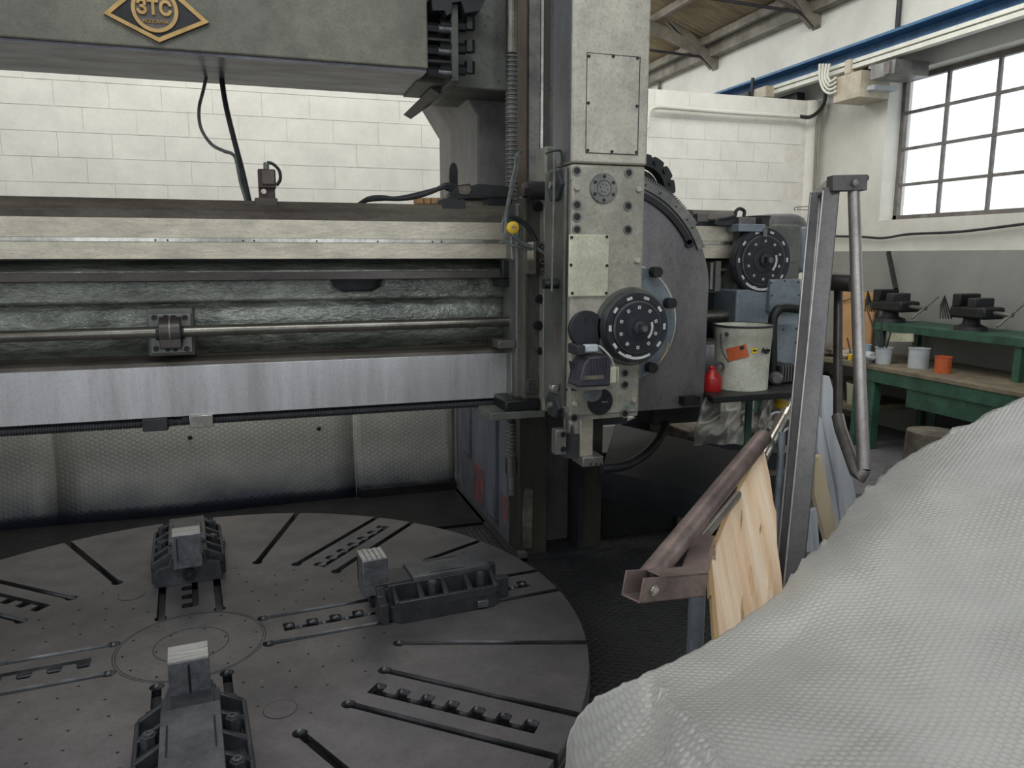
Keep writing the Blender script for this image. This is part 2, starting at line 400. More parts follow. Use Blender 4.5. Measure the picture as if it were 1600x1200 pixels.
for a, b in fw: mf.box(a, b, YW - 0.25, YW, 0, 0.75).box(a, b, YW - 0.25, YW, 4.1, 6.9)
build('wall_front', mf, 'wall', kind='structure', smooth=0)
ml = MB().box(-6.3, -6.0, -3.3, -1.5, 0, 6).box(-6.3, -6.0, 3.0, 17, 0, 6).box(-6.3, -6.0, -1.5, 3.0, 4.2, 6)
build('wall_left', ml, 'wall', kind='structure', smooth=0)
for wi, (a, b) in enumerate((w1, w_added)):
    wo = bpy.data.objects.new('window_%d' % (wi + 1), None); COL.objects.link(wo); wo['kind'] = 'structure'; wo.location = (XW + 0.2, (a + b) / 2, wz[0])
    fr = MB().box(XW + 0.17, XW + 0.22, a, a + 0.045, wz[0], wz[1]).box(XW + 0.17, XW + 0.22, b - 0.045, b, wz[0], wz[1])
    fr.box(XW + 0.17, XW + 0.22, a, b, wz[0], wz[0] + 0.05).box(XW + 0.17, XW + 0.22, a, b, wz[1] - 0.05, wz[1])
    build('window_frame', fr, 'frame', wo)
    ny, nz = 4, 4
    for i in range(1, ny):
        y = a + (b - a) * i / ny; build('mullion', MB().box(XW + 0.18, XW + 0.21, y - 0.014, y + 0.014, wz[0], wz[1]), 'frame', wo)
    for i in range(1, nz):
        z = wz[0] + (wz[1] - wz[0]) * i / nz; build('glazing_bar', MB().box(XW + 0.176, XW + 0.205, a, b, z - 0.014, z + 0.014), 'frame', wo)
    for i in range(ny):
        for j in range(nz):
            y0 = a + (b - a) * i / ny + 0.015; z0 = wz[0] + (wz[1] - wz[0]) * j / nz + 0.015
            build('pane', MB().box(XW + 0.192, XW + 0.196, y0, y0 + (b - a) / ny - 0.03, z0, z0 + (wz[1] - wz[0]) / nz - 0.03), 'glass', wo)

# roof: sheets on purlins, rising towards the left
EZ = 4.5; SL = tan(radians(19))
def rz(x): return EZ + (XW - x) * SL
ce = bpy.data.objects.new('ceiling', None); COL.objects.link(ce); ce['kind'] = 'structure'; ce.location = (0, 7, 5)
cor = []
for j in range(25): cor.append((j * 0.05, 0.018 * (1 if j % 2 else -1)))
cor = cor[:23]
for ix, (xa, xb) in enumerate(((6.3, 4.55), (4.6, 2.85), (2.9, 1.15), (1.2, -0.55), (-0.5, -2.25), (-2.2, -3.95), (-3.9, -6.2))):
    mb = MB(); pts = cor + [(a, b + 0.012) for a, b in reversed(cor)]
    n = len(pts)
    vs = [(xa, p[0], rz(xa) + p[1]) for p in pts] + [(xb, p[0], rz(xb) + p[1] + 0.012) for p in pts]
    mb.add(vs, [list(range(n))[::-1], list(range(n, 2 * n))] + [(i, (i + 1) % n, n + (i + 1) % n, n + i) for i in range(n)])
    me = mb.mesh('roof_sheet', G['roof'], smooth=0)
    for iy in range(18):
        y = -3.3 + iy * 1.09
        put('roof_sheet', me, (0, y, 0.0), ce)
for x in (5.75, 5.05, 4.35, 3.65, 2.95, 2.1, 1.2, 0.2, -0.8, -1.8, -2.8, -3.7):
    build('purlin', MB().beam((x, -2.2, rz(x) - 0.07), (x, 16.3, rz(x) - 0.07), 0.06, 0.09), 'timber', ce)
build('eaves_beam', MB().box(5.86, XW, -2.2, 16.3, EZ - 0.16, EZ + 0.02), 'timber', ce)
for yt in (9.56, 7.55, 3.9, 0.2, 12.6):
    t_ = root('roof_truss', (XW, yt, 4.2), {9.56: 'grey roof truss over the far bay with diagonal knee brace', 7.55: 'grey roof truss end bracket above the crane beam', 3.9: 'grey roof truss directly above the boring mill', 0.2: 'grey roof truss nearest the camera overhead', 12.6: 'grey roof truss farthest away in the far bay'}.get(yt), 'truss', 'roof trusses')
    build('rafter', MB().beam((5.98, yt, rz(5.98) - 0.17), (-3.8, yt, rz(-3.8) - 0.17), 0.07, 0.12, (0, 0, 1)), 'timber', t_)
    k0 = P(1118, 104, Y=9.56); k1 = P(1022, 2, Y=9.56)
    for dy in (-0.045, 0.045):
        build('knee_brace', MB().beam((5.98, yt + dy, k0.z), (k1.x, yt + dy, k1.z), 0.035, 0.1), 'timber', t_)
    build('knee_brace', MB().beam((5.9, yt, k0.z + 0.22), (k1.x + 0.12, yt, k1.z + 0.5), 0.07, 0.08), 'timber', t_)
    build('wall_bracket', MB().prism([(XW, k0.z - 0.05), (XW, k0.z + 0.75), (XW - 0.2, k0.z + 0.75), (XW - 0.18, k0.z + 0.25)], 'Y', yt - 0.07, yt + 0.07), 'timber', t_)
    build('tie_rod', MB().cyl((5.95, yt, k0.z + 0.1), (-3.5, yt, k0.z + 0.42), 0.018, n=8), 'soot', t_)
    for xx in (4.9, 4.2, 3.4):
        build('web_strut', MB().beam((xx, yt, k0.z + 0.2 + (XW - xx) * 0.035), (xx + 0.35, yt, rz(xx) - 0.2), 0.04, 0.04), 'timber', t_)

# crane beam on the side wall
cb = root('crane_beam', (5.8, 5, 3.7), 'blue steel crane runway beam along the side wall above the window', 'beam')
y0, y1 = 0.5, 9.3
build('top_flange', MB().box(5.7, 5.95, y0, y1, 3.765, 3.79), 'blue_beam', cb)
build('web', MB().box(5.86, 5.88, y0, y1, 3.65, 3.765), 'blue_beam', cb)
build('bottom_flange', MB().box(5.72, 5.95, y0, y1, 3.63, 3.65), 'blue_beam', cb)
build('conductor_rail', MB().box(5.66, 5.74, y0, y1, 3.535, 3.575).box(5.66, 5.74, y0, y1, 3.59, 3.625), 'cream_rail', cb)
for y in (2.2, 4.4, 6.6, 8.8):
    build('rail_bracket', MB().box(5.64, 6.0, y - 0.04, y + 0.04, 3.5, 3.63), 'beige', cb)
for (nm, a, lab) in (('downpipe', 11.05, 'thin grey pipe down the side wall beyond the partition'), ('pipe', 6.33, 'dark pipe on the side wall above the blue crane beam')):
    build(nm, MB().cyl((XW - 0.04, a, 3.4 if a > 8 else 3.8), (XW - 0.04, a, 4.35), 0.025, n=10), 'timber' if a > 8 else 'soot', label=lab, cat='pipe')
# electrical gear near the beam
e = root('control_box', P(1325, 150, X=5.6), 'beige electrical control box with white side below the crane beam', 'box')
a = P(1304, 120, X=5.62); b = P(1345, 120, X=5.62)
build('enclosure', MB().box(5.62, 5.98, min(a.y, b.y), max(a.y, b.y), 3.24, 3.49), 'beige', e, bev=0.006)
ya = min(a.y, b.y)
build('side_bracket', MB().box(5.7, 5.98, ya - 0.1, ya - 0.004, 3.3, 3.34), 'tin', e)
build('side_bracket', MB().box(5.7, 5.98, ya - 0.1, ya - 0.004, 3.5, 3.56), 'tin', e)
e = root('crane_motor', P(1262, 160, Y=7.6), 'dark blue motor housing sitting behind the partition wall top', 'motor')
q0 = P(1242, 122, Y=7.6); q1 = P(1280, 160, Y=7.6); q1.x = min(q1.x, 5.85); q0.z = min(q0.z, 3.47)
build('housing', MB().box(q0.x, q1.x, 7.6, 7.95, 3.3, q0.z), 'motor_blue', e, bev=0.02)
build('end_plate', MB().box(q1.x - 0.05, q1.x + 0.06, 7.56, 7.99, 3.32, q0.z + 0.05), 'black', e, bev=0.01)
e = root('rail_clamp', P(1190, 120, X=5.62), 'small beige clamp box on the crane conductor rail', 'clamp')
q = P(1184, 128, X=5.62)
build('clamp_body', MB().box(5.56, 5.68, q.y - 0.25, q.y + 0.05, 3.5, 3.62), 'beige', e, bev=0.006)
build('collector', MB().box(5.5, 5.6, q.y + 0.0, q.y + 0.5, 3.45, 3.6).cyl((5.55, q.y, 3.45), (5.55, q.y, 3.75), 0.02), 'soot', e)
e = root('junction_switch', P(1380, 108, X=5.6), 'small grey switch box beside the beige control box', 'box')
a = P(1360, 112, X=5.6); b = P(1398, 105, X=5.6)
build('switch_body', MB().box(5.6, 5.995, b.y, a.y, 3.36, 3.49), 'steel', e, bev=0.004)
build('switch_cover', MB().box(5.585, 5.6, b.y + 0.05, a.y - 0.18, 3.37, 3.48), 'frame', e)
for i in range(4):
    x = 1284 + i * 6
    pts = [P(1281 + 5 * i, 100, X=5.6), P(1281 + 4 * i, 122 - i, X=5.58), P(1287 + 3 * i, 140 - 5 * i, X=5.57), P(1297, 146 - 6 * i, X=5.57), P(1307, 142 - i * 7, X=5.6)]
    build('conduit', MB().tube(pts, 0.013), 'cream_rail', label='thin cream conduit bending into the beige control box, ' + ['leftmost of four', 'second from the left', 'third from the left', 'rightmost of four'][i], cat='conduit', group='conduits beside the control box')
build('conduit', MB().tube([P(1290, 140, Y=7.25), P(1286, 165, Y=7.25), P(1278, 190, Y=7.25), P(1275, 240, Y=7.25), P(1271, 338, Y=7.25)], 0.016), 'timber', label='vertical grey conduit running down the corner of the block wall', cat='conduit')
build('conduit', MB().tube([P(1012, 200, Y=7.22), P(1013, 180, Y=7.22), P(1018, 170, Y=7.22), P(1030, 167, Y=7.22), P(1060, 169, Y=7.22), P(1150, 176, Y=7.22), P(1250, 182, Y=7.22)], 0.024, n=10), 'wall', label='thick cream conduit running along the top of the block wall', cat='conduit')
build('cable', MB().tube([P(1250, 182, Y=7.2), P(1265, 183, Y=7.2), P(1278, 175, Y=7.2), P(1288, 160, Y=7.22), P(1291, 130, Y=7.22)], 0.02), 'soot', label='dark flexible cable curving up from the cream conduit end', cat='cable')
build('cable', MB().tube([P(x, y, X=5.95) for x, y in ((1250, 362), (1262, 368), (1300, 369), (1345, 370), (1380, 372), (1420, 366), (1500, 362), (1600, 350))], 0.012), 'soot', label='dark cable tacked along the side wall below the window', cat='cable')
build('wire', MB().tube([P(x, y, Y=7.2) for x, y in ((1243, 330), (1243, 324), (1270, 323), (1268, 328), (1245, 327))], 0.004, n=5), 'soot', label='bent thin wire bracket on the block wall corner', cat='wire')

# black rubber chequered mat around the machine
build('floor_mat', MB().box(0.9, 3.35, 0.4, 5.3, 0.0, 0.012), 'mat', label='black chequered rubber mat on the floor right of the turntable', cat='mat')

# ================================================================ PORTAL FRAME
pf = root('portal_frame', (1.58, 4.7, 0), 'grey cast column and overhead beam of the boring mill', 'machine frame')
X0, X1 = 1.33, 1.835
build('column', MB().box(X0 + 0.01, X1, 4.12, 5.5, 0.0, 4.6), 'column', pf, bev=0.015)
build('primer_patch', MB().box(X0 - 0.006, X0 + 0.01, 4.68, 4.94, 0.08, 0.33), 'redpaint', pf)
build('primer_patch', MB().box(X0 - 0.006, X0 + 0.01, 4.16, 4.3, 0.15, 0.3), 'redpaint', pf)
build('column_side', MB().box(X0 - 0.004, X0 + 0.012, 4.15, 5.48, 0.02, 1.75), 'column_low', pf)
build('side_pad', MB().box(X0 - 0.02, X0 + 0.01, 4.98, 5.2, 0.35, 1.0), 'column_low', pf, bev=0.01)
build('side_pad', MB().box(X0 - 0.03, X0 + 0.01, 4.35, 4.55, 0.1, 0.85), 'column_low', pf, bev=0.01)
xl1 = P(855, 700, Y=3.95).x; xr0 = P(905, 730, Y=3.95).x
build('guide_way', MB().box(X0, xl1, 3.95, 4.14, 0.0, 4.6), 'way_dark', pf, bev=0.003)
build('way_edge', MB().box(X0 - 0.004, X0 + 0.018, 3.945, 4.1, 0.86, 4.6), 'way_edge', pf)
build('guide_way', MB().box(xr0, X1, 3.95, 4.14, 0.0, 4.6), 'way_dark', pf, bev=0.003)
build('way_edge', MB().box(xr0 - 0.004, xr0 + 0.03, 3.944, 4.1, 0.0, 4.6), 'soot', pf)
build('worn_patch', MB().prism(XZ([(820, 762), (832, 765), (830, 855), (818, 857), (816, 800)], 3.945), 'Y', 3.938, 3.95), 'junk', pf)
build('way_stop', MB().box(X0 - 0.02, X0 + 0.03, 3.9, 3.95, 0.0, 0.06), 'steel', pf)
build('foot_plate', MB().box(X0 - 0.05, X1 + 0.05, 3.9, 5.55, 0.0, 0.03), 'soot', pf)
# upper strips of the way beside the ram
wxx = [P(q_, 120, Y=3.94).x for q_ in (806, 811, 824, 842, 846, 850)]
build('way_strip', MB().box(wxx[0], wxx[1], 3.93, 3.95, 1.95, 4.6), 'way_edge', pf)
build('way_strip', MB().box(wxx[1], wxx[2], 3.937, 3.95, 1.95, 4.6), mat('brown worn way', C3(134, 112, 98), C3(92, 80, 72), 0.4, 0.4, 3, stretch=(1, 1, 0.2)), pf)
build('way_strip', MB().box(wxx[2], wxx[3], 3.915, 3.95, 1.95, 4.6), 'steel', pf, bev=0.003)
build('way_strip', MB().box(wxx[3], wxx[4], 3.91, 3.95, 1.95, 4.6), 'bright', pf)  # pale strip put in as the highlight along the way
# bracket joining beam and column
zb = 2.6
g = XZ([(666, 160), (715, 126), (748, 180), (762, 210), (762, 312), (698, 312), (697, 212)], 5.0)
build('gusset', MB().prism(g, 'Y', 4.25, 5.2), 'column', pf, bev=0.01)
g2 = XZ([(655, 155), (710, 120), (717, 128), (668, 163)], 4.4)
build('gusset_lip', MB().prism(g2, 'Y', 4.1, 4.9), 'rubber', pf)  # lip coloured black for the shade under the joint
build('arch_recess', MB().prism([(P(702 + 6.5 + 6.5 * cos(t_), 268 - 14 * sin(t_), Y=4.24).x, P(702, 268 - 14 * sin(t_), Y=4.24).z) for t_ in [pi * i / 10 for i in range(11)]] + [(P(702, 300, Y=4.24).x, P(702, 300, Y=4.24).z), (P(715, 300, Y=4.24).x, P(715, 300, Y=4.24).z)][::1], 'Y', 4.235, 4.26), 'black', pf)
# overhead beam
build('crossbeam', MB().box(-3.1, 0.815, 3.8, 4.42, zb, 3.35), 'beam', pf, bev=0.008)
build('crossbeam_bottom', MB().box(-3.1, 0.81, 3.82, 4.4, zb - 0.012, zb), 'beam_under', pf)

jx = [P(q_, 70, Y=3.86).x for q_ in (672, 704, 715, 722, 738)]
zj0, zj1 = zb - 0.02, 3.6
build('joint_back', MB().box(0.8, jx[1], 4.0, 4.4, zj0, zj1), 'paint', pf)
build('joint_flange', MB().box(jx[1], jx[2], 3.84, 4.4, zj0 - 0.02, zj1), 'paint', pf, bev=0.004)
build('joint_back', MB().box(jx[2], 1.36, 3.98, 4.5, zj0 - 0.02, zj1), 'paint', pf, bev=0.01)
build('joint_roof', MB().prism(XZ([(670, 0), (672, 22), (690, 22), (694, 30), (700, 26), (702, 10), (716, 8), (722, 26), (745, 22), (756, 0)], 3.86) , 'Y', 3.8, 4.0), 'soot', pf)

bn = MB().cyl((-0.055, 0, 0), (0.0, 0, 0), 0.026, n=6).mesh('hex_head', G['black'])
bs = MB().cyl((-0.035, 0, 0), (0.045, 0, 0), 0.021, n=12).mesh('bolt_shank', G['nut'])
for zc in (45, 80, 113):
    q = P(684, zc, Y=3.86); put('hex_head', bn, q, pf); put('bolt_shank', bs, q + Vector((0.02, 0, 0)), pf)
    put('hex_head', bn, P(704, zc - 4, Y=3.86), pf); put('hex_head', bn, P(727, zc - 3, Y=3.88), pf)
    put('hex_head', bn, P(734, zc + 2, Y=3.87), pf, (0, pi / 2, 0))
build('bolt_web', MB().box(0.82, jx[1], 3.86, 4.0, P(690, 64, Y=3.86).z, P(690, 60, Y=3.86).z), 'soot', pf)
build('bolt_web', MB().box(0.82, jx[1], 3.86, 4.0, P(690, 98, Y=3.86).z, P(690, 94, Y=3.86).z), 'soot', pf)
# left column of the portal (mostly outside the frame)
build('column', MB().box(-2.55, -2.03, 4.12, 5.5, 0, 4.6), 'column', pf, bev=0.015)
build('guide_way', MB().box(-2.55, -2.38, 3.95, 4.14, 0, 4.6).box(-2.2, -2.03, 3.95, 4.14, 0, 4.6), 'way_dark', pf)

# lead screw on the column
def thread(p0, p1, r, pitch, name, m, parent, **kw):
    p0 = Vector(p0); p1 = Vector(p1); L = (p1 - p0).length; n = int(L / pitch); prof = []
    for i in range(n):
        h = i * L / n; prof += [(r * 0.82, h), (r, h + 0.25 * L / n), (r, h + 0.6 * L / n), (r * 0.82, h + 0.85 * L / n)]
    return build(name, MB().lathe(prof, p0, p1 - p0, 12), m, parent, **kw)
ls = root('lead_screw', (1.257, 3.88, 0.6), 'vertical threaded elevating screw beside the column way', 'screw')
thread((1.257, 3.88, 0.62), (1.257, 3.88, 0.83), 0.028, 0.02, 'thread', 'steel', ls)
thread((1.257, 3.88, 1.95), (1.257, 3.88, 2.72), 0.031, 0.022, 'thread', 'steel', ls)
build('plain_shank', MB().cyl((1.257, 3.88, 2.72), (1.257, 3.88, 4.4), 0.03).cyl((1.257, 3.88, 0.54), (1.257, 3.88, 0.63), 0.034), 'shaft', ls)
build('screw_end', MB().cyl((1.257, 3.88, 0.42), (1.257, 3.88, 0.55), 0.022), 'steel', ls)
build('core', MB().cyl((1.257, 3.88, 0.8), (1.257, 3.88, 2.0), 0.022), 'soot', ls)

# emblem on the beam
em = root('maker_emblem', P(240, 60, Y=3.79), 'brass diamond-shaped maker emblem with raised Cyrillic letters on the beam', 'emblem')
YE = 3.775
def ring2d(outer, inner, y0, y1, mb=None):
    mb = mb or MB(); n = len(outer)
    vs = [(p[0], y, p[1]) for y in (y0, y1) for p in outer + inner]
    fs = []
    for i in range(n):
        j = (i + 1) % n
        fs += [(i, j, n + j, n + i), (2 * n + i, 3 * n + i, 3 * n + j, 2 * n + j), (i, 2 * n + i, 2 * n + j, j), (n + i, n + j, 3 * n + j, 3 * n + i)]
    return mb.add(vs, fs)
c0 = P(242, 15, Y=YE)
cx, cz = c0.x, c0.z
dm = [(cx + 0.212, cz - 0.032), (cx + 0.008, cz - 0.13), (cx - 0.2, cz - 0.032), (cx + 0.004, cz + 0.15)]
dmi = [(cx + (x - cx) * 0.86, cz - 0.012 + (z - cz + 0.012) * 0.84) for x, z in dm]
build('diamond_back', MB().prism(dm, 'Y', YE + 0.008, 3.8), G['soot'], em)
build('diamond_rim', ring2d(dm, dmi, YE, YE + 0.012), 'brass', em)
circ = lambda r, n=40: [(cx + r * cos(2 * pi * i / n), cz + r * sin(2 * pi * i / n)) for i in range(n)]
build('round_boss', MB().prism(circ(0.077), 'Y', YE + 0.002, YE + 0.02), mat('emblem ground', C3(118, 112, 104), C3(96, 90, 84), 0.6), em)
build('ring_rim', ring2d(circ(0.092), circ(0.077), YE - 0.004, YE + 0.02), 'brass', em)


def text(s, size, loc, m, parent, name='lettering', rot=(pi / 2, 0, 0), ext=0.003, off=0.0, sx=1.0, align='CENTER'):
    cu = bpy.data.curves.new(name, 'FONT'); cu.body = s; cu.size = size; cu.extrude = ext; cu.offset = off; cu.align_x = align; cu.align_y = 'CENTER'
    cu.resolution_u = 3
    o = bpy.data.objects.new(name, cu); COL.objects.link(o); bpy.context.view_layer.update()
    me = bpy.data.meshes.new_from_object(o.evaluated_get(bpy.context.evaluated_depsgraph_get()))
    bpy.data.objects.remove(o); me.materials.clear(); me.materials.append(G[m] if isinstance(m, str) else m)
    o = put(name, me, loc, parent, rot); o.scale = (sx, 1, 1); return o
text('ЗТС', 0.078, (cx - 0.002, YE - 0.006, cz + 0.002), 'brass', em, ext=0.006, off=0.003, sx=0.9)
text('КОЛОМНА', 0.019, (cx, YE - 0.002, cz - 0.05), 'brass', em, ext=0.004, sx=1.0)

# ================================================================ CROSSRAIL
YR = 3.55; XL, XR = -3.0, 2.42
cr = root('crossrail', (0.5, 3.9, 1.0), 'long horizontal crossrail with bright scraped steel ways', 'machine rail')
z = lambda v: v * YR / 3.5 + EYE
build('rail_casting', MB().box(XL, XR, 3.78, 3.95, z(-0.66), z(0.2)), 'paint', cr)
build('top_casting', MB().prism([(3.57, z(0.15)), (3.57, z(0.185)), (3.62, z(0.232)), (3.95, z(0.24)), (3.95, z(0.1)), (3.57, z(0.1))], 'X', XL, XR), 'top_cast', cr)
build('upper_way', MB().box(XL, XR, YR, 3.8, z(0.072), z(0.151)), 'way', cr, bev=0.002)
build('upper_way', MB().box(XL, XR, YR, 3.8, z(-0.015), z(0.056)), 'way', cr, bev=0.002)
build('gib_strip', MB().box(XL, XR, YR - 0.003, 3.8, z(0.056), z(0.072)), 'bright', cr)
dotm = MB().cyl((0, -0.0035, 0), (0, 0.004, 0), 0.004, n=8).mesh('strip_screw', G['black'])
for xx in (243, 262, 380, 397, 495, 590, 676, 690): put('strip_screw', dotm, P(xx, 375 + (xx - 200) * 0.006, Y=YR - 0.002), cr)
# ledge, bar and webs
build('ledge', MB().prism([(3.64, z(-0.05)), (3.6, z(-0.066)), (3.6, z(-0.08)), (3.8, z(-0.08)), (3.8, z(-0.015))], 'X', XL, XR), 'web', cr)
build('wiper_bar', MB().box(XL, 1.17, 3.55, 3.62, z(-0.105), z(-0.07)), 'brown_bar', cr, bev=0.002)
bump_pts = [(P(518, 440, Y=3.66).x, z(-0.1))]
wx0, wx1 = P(517, 445, Y=3.66).x, P(600, 445, Y=3.66).x
wp = [(XL, z(-0.1)), (wx0, z(-0.1)), (wx0 + 0.01, z(-0.14)), (wx0 + 0.05, z(-0.163)), (wx1 - 0.06, z(-0.163)), (wx1 - 0.015, z(-0.14)), (wx1, z(-0.1)), (XR, z(-0.1)), (XR, z(-0.2)), (XL, z(-0.2))]
build('upper_web', MB().prism(wp, 'Y', 3.64, 3.78), 'web', cr, bev=0.012)
build('web_opening', MB().box(wx0, wx1, 3.76, 3.781, z(-0.18), z(-0.1)), 'black', cr)
# lower web: concave channel
prof = [(3.78, z(-0.2)), (3.70, z(-0.2))] + [(3.70 - 0.035 * sin(i / 6 * pi) + 0.0 * i, z(-0.2 - 0.032 * i)) for i in range(7)] + [(3.73, z(-0.41)), (3.75, z(-0.42)), (3.78, z(-0.46))]
build('lower_web', MB().prism([(a, b) for a, b in prof], 'X', XL, XR), 'web', cr)
build('lower_ledge', MB().prism([(3.57, z(-0.462)), (3.575, z(-0.448)), (3.62, z(-0.44)), (3.78, z(-0.435)), (3.78, z(-0.47))], 'X', XL, XR), 'top_cast', cr)
build('lower_way', MB().box(XL, XR, YR, 3.8, z(-0.68), z(-0.462)), 'way2', cr, bev=0.002)
build('rail_underside', MB().box(XL, XR, 3.6, 3.95, z(-0.70), z(-0.675)), 'black', cr)
# feed shaft
sp = root('feed_shaft', P(500, 515, Y=3.52), 'long round steel feed shaft in front of the green crossrail web', 'shaft')
build('shaft', MB().cyl((XL, 3.52, P(200, 523, Y=3.52).z), (1.2, 3.52, P(200, 523, Y=3.52).z + 0.012), 0.0235, n=20), 'shaft', sp)
build('shaft_collar', MB().cyl((P(244, 520, Y=3.52).x, 3.52, P(200, 523, Y=3.52).z), (P(249, 520, Y=3.52).x, 3.52, P(200, 523, Y=3.52).z), 0.028, n=20).cyl((P(283, 520, Y=3.52).x, 3.52, P(200, 523, Y=3.52).z + 0.003), (P(288, 520, Y=3.52).x, 3.52, P(200, 523, Y=3.52).z + 0.003), 0.028, n=20), 'soot', sp)
# bearing bracket
bb = root('shaft_bracket', P(267, 520, Y=3.6), 'bolted bearing bracket carrying the feed shaft', 'bracket')
build('back_plate', pbox(230, 482, 303, 556, 3.56, 3.70), 'paint', bb, bev=0.008)
build('bearing_plate', pbox(234, 490, 300, 552, 3.545, 3.57), 'steel', bb, bev=0.004)
zs = P(267, 518, Y=3.5).z; xs0 = P(249, 518, Y=3.5).x; xs1 = P(283, 518, Y=3.5).x
build('bearing_cap', MB().cyl((xs0, 3.53, zs), (xs1, 3.53, zs), 0.06, n=24).box(xs0, xs1, 3.48, 3.56, zs - 0.07, zs + 0.0), 'brown_bar', bb, bev=0.004)
build('cap_split', MB().cyl(((xs0 + xs1) / 2 - 0.003, 3.53, zs), ((xs0 + xs1) / 2 + 0.003, 3.53, zs), 0.0625, n=24), 'steel', bb)
sock = MB().lathe([(0.012, 0), (0.012, 0.008), (0.0065, 0.008), (0.0065, 0.003)], (0, 0, 0), (0, -1, 0), 12).mesh('socket_screw', G['soot'])
for i, xx in enumerate((241, 250, 259, 271, 280, 289)):
    for yy in (496, 545):
        q = P(xx + (3 if yy > 500 else 0), yy, Y=3.545)
        if i in (1, 4): put('dowel_pin', dotm, q, bb)
        else: put('socket_screw', sock, q, bb)
# lower lead screw and rail stops
lw = root('traverse_screw', P(560, 640, Y=3.62), 'long horizontal threaded screw under the lower bright way', 'screw')
zl = z(-0.695) - 0.012
thread((-1.3, 3.57, zl), (1.14, 3.57, zl), 0.017, 0.011, 'thread', 'soot', lw)
st = root('rail_stop', P(243, 675, Y=3.54), 'black stop block clamped under the crossrail, leftmost of the pair', 'stop block')
build('stop_body', pbox(222, 655, 262, 674, 3.53, 3.62), 'soot', st, bev=0.004)
build('stop_nut', pbox(262, 655, 271, 664, 3.55, 3.6), 'black', st)
st = root('rail_stop', P(315, 670, Y=3.54), 'light steel stop block clamped under the crossrail, right of the black one', 'stop block')
build('stop_body', pbox(296, 649, 333, 668, 3.53, 3.62), 'bright', st, bev=0.003)
build('stop_nut', pbox(284, 652, 295, 660, 3.55, 3.6), 'black', st)
# limit switch on top
lsw = root('limit_switch', P(418, 318, Y=3.6), 'brown limit switch box standing on the crossrail with looped cable', 'switch')
build('pedestal', pbox(398, 309, 434, 322, 3.6, 3.7), 'top_cast', lsw, bev=0.005)
build('bracket', pbox(404, 292, 430, 311, 3.62, 3.67), mat('brown grime', C3(84, 66, 58), C3(56, 44, 40), 0.6), lsw, bev=0.003)
build('switch_body', pbox(403, 264, 431, 294, 3.6, 3.68), MATS['brown grime'], lsw, bev=0.006)
build('switch_cover', pbox(409, 266, 429, 288, 3.59, 3.6), mat('switch cover', C3(104, 92, 84), C3(84, 72, 66), 0.5), lsw, bev=0.003)
build('gland', MB().cyl(P(416, 265, Y=3.63), P(416, 254, Y=3.63), 0.012), 'hose_grey', lsw)
build('roller', MB().cyl(P(412, 299, Y=3.6), P(412, 299, Y=3.62), 0.011), 'bright', lsw)
build('switch_cable', MB().tube([P(417, 254, Y=3.64), P(426, 256, Y=3.64), P(436, 266, Y=3.64), P(438, 280, Y=3.64), P(432, 290, Y=3.64)], 0.007), 'rubber', lsw)
# hanging cables behind the rail
build('cable', MB().tube([P(345, 112, Y=4.3), P(352, 160, Y=4.2), P(365, 215, Y=4.1), P(378, 265, Y=4.0), P(390, 318, Y=3.9)], 0.013), 'rubber', label='thick black cable hanging from the overhead beam to the crossrail', cat='cable')
build('cable', MB().tube([P(324, 112, Y=4.3), P(318, 140, Y=4.2), P(311, 170, Y=4.15), P(314, 200, Y=4.1), P(330, 225, Y=4.05), P(350, 236, Y=4.0), P(362, 240, Y=4.0), P(369, 250, Y=4.0), P(376, 285, Y=3.95), P(386, 318, Y=3.9)], 0.008), 'hose_grey', label='thin grey cable looping left of the thick black one', cat='cable')
# cable carrier at the column
cc = root('cable_carrier', P(720, 330, Y=3.75), 'soot black steel carrier plate on the crossrail beside the column', 'bracket')
m = MB().prism(XZ([(702, 304), (716, 289), (735, 287), (736, 290), (748, 287), (795, 291), (797, 310), (745, 307)], 3.66), 'Y', 3.66, 3.74)
build('carrier_plate', m, 'soot', cc, bev=0.003)
build('carrier_shelf', MB().prism(XZ([(696, 312), (704, 304), (790, 307), (790, 310), (740, 309)], 3.62), 'Y', 3.62, 3.84), 'black', cc)
build('carrier_foot', pbox(692, 311, 727, 331, 3.6, 3.7), 'soot', cc, bev=0.003)
build('carrier_arm', pbox(762, 309, 800, 330, 3.62, 3.72), 'black', cc)
build('tape_patch', MB().prism(XZ([(716, 291), (734, 290), (736, 297), (732, 304), (718, 303)], 3.655), 'Y', 3.652, 3.66), 'junk', cc)
for i in range(5):
    o_ = [(-3, 8), (-1, 4), (2, 0), (1, 6), (0, -2)][i]
    pts = [P(556, 322, Y=3.9), P(575, 312 + o_[0], Y=3.85), P(600, 310 + o_[0], Y=3.8), P(630, 308 + o_[1] * 0.5, Y=3.75), P(665, 300 + o_[1] * 0.6, Y=3.72), P(690, 293 + o_[0], Y=3.7), P(700, 287 + i * 2.5, Y=3.7), P(714, 291 + i * 2, Y=3.7)]
    build('cable', MB().tube(pts, 0.009 if i % 2 else 0.006), 'rubber', label=['topmost', 'second', 'middle', 'fourth', 'lowest'][i] + ' black cable of the bundle lying on the crossrail beside the column', cat='cable', group='bundled cables on the crossrail')
for i in range(4):
    build('wood_slip', pbox(652 + i * 11, 309, 661.5 + i * 11, 318, 4.0, 4.1), 'cardboard', label='small pale wood slip behind the crossrail, ' + ['leftmost of the row', 'second from the left', 'third from the left', 'rightmost of the row'][i], cat='wood block', group='row of wood slips behind the crossrail')

# ================================================================ RAIL HEAD (saddle, swivel, ram)
rh = root('boring_head', (1.45, 3.2, 1.0), 'grey ram head with vertical ram, swivel plate and saddle on the crossrail', 'machine head')
YS = 3.15
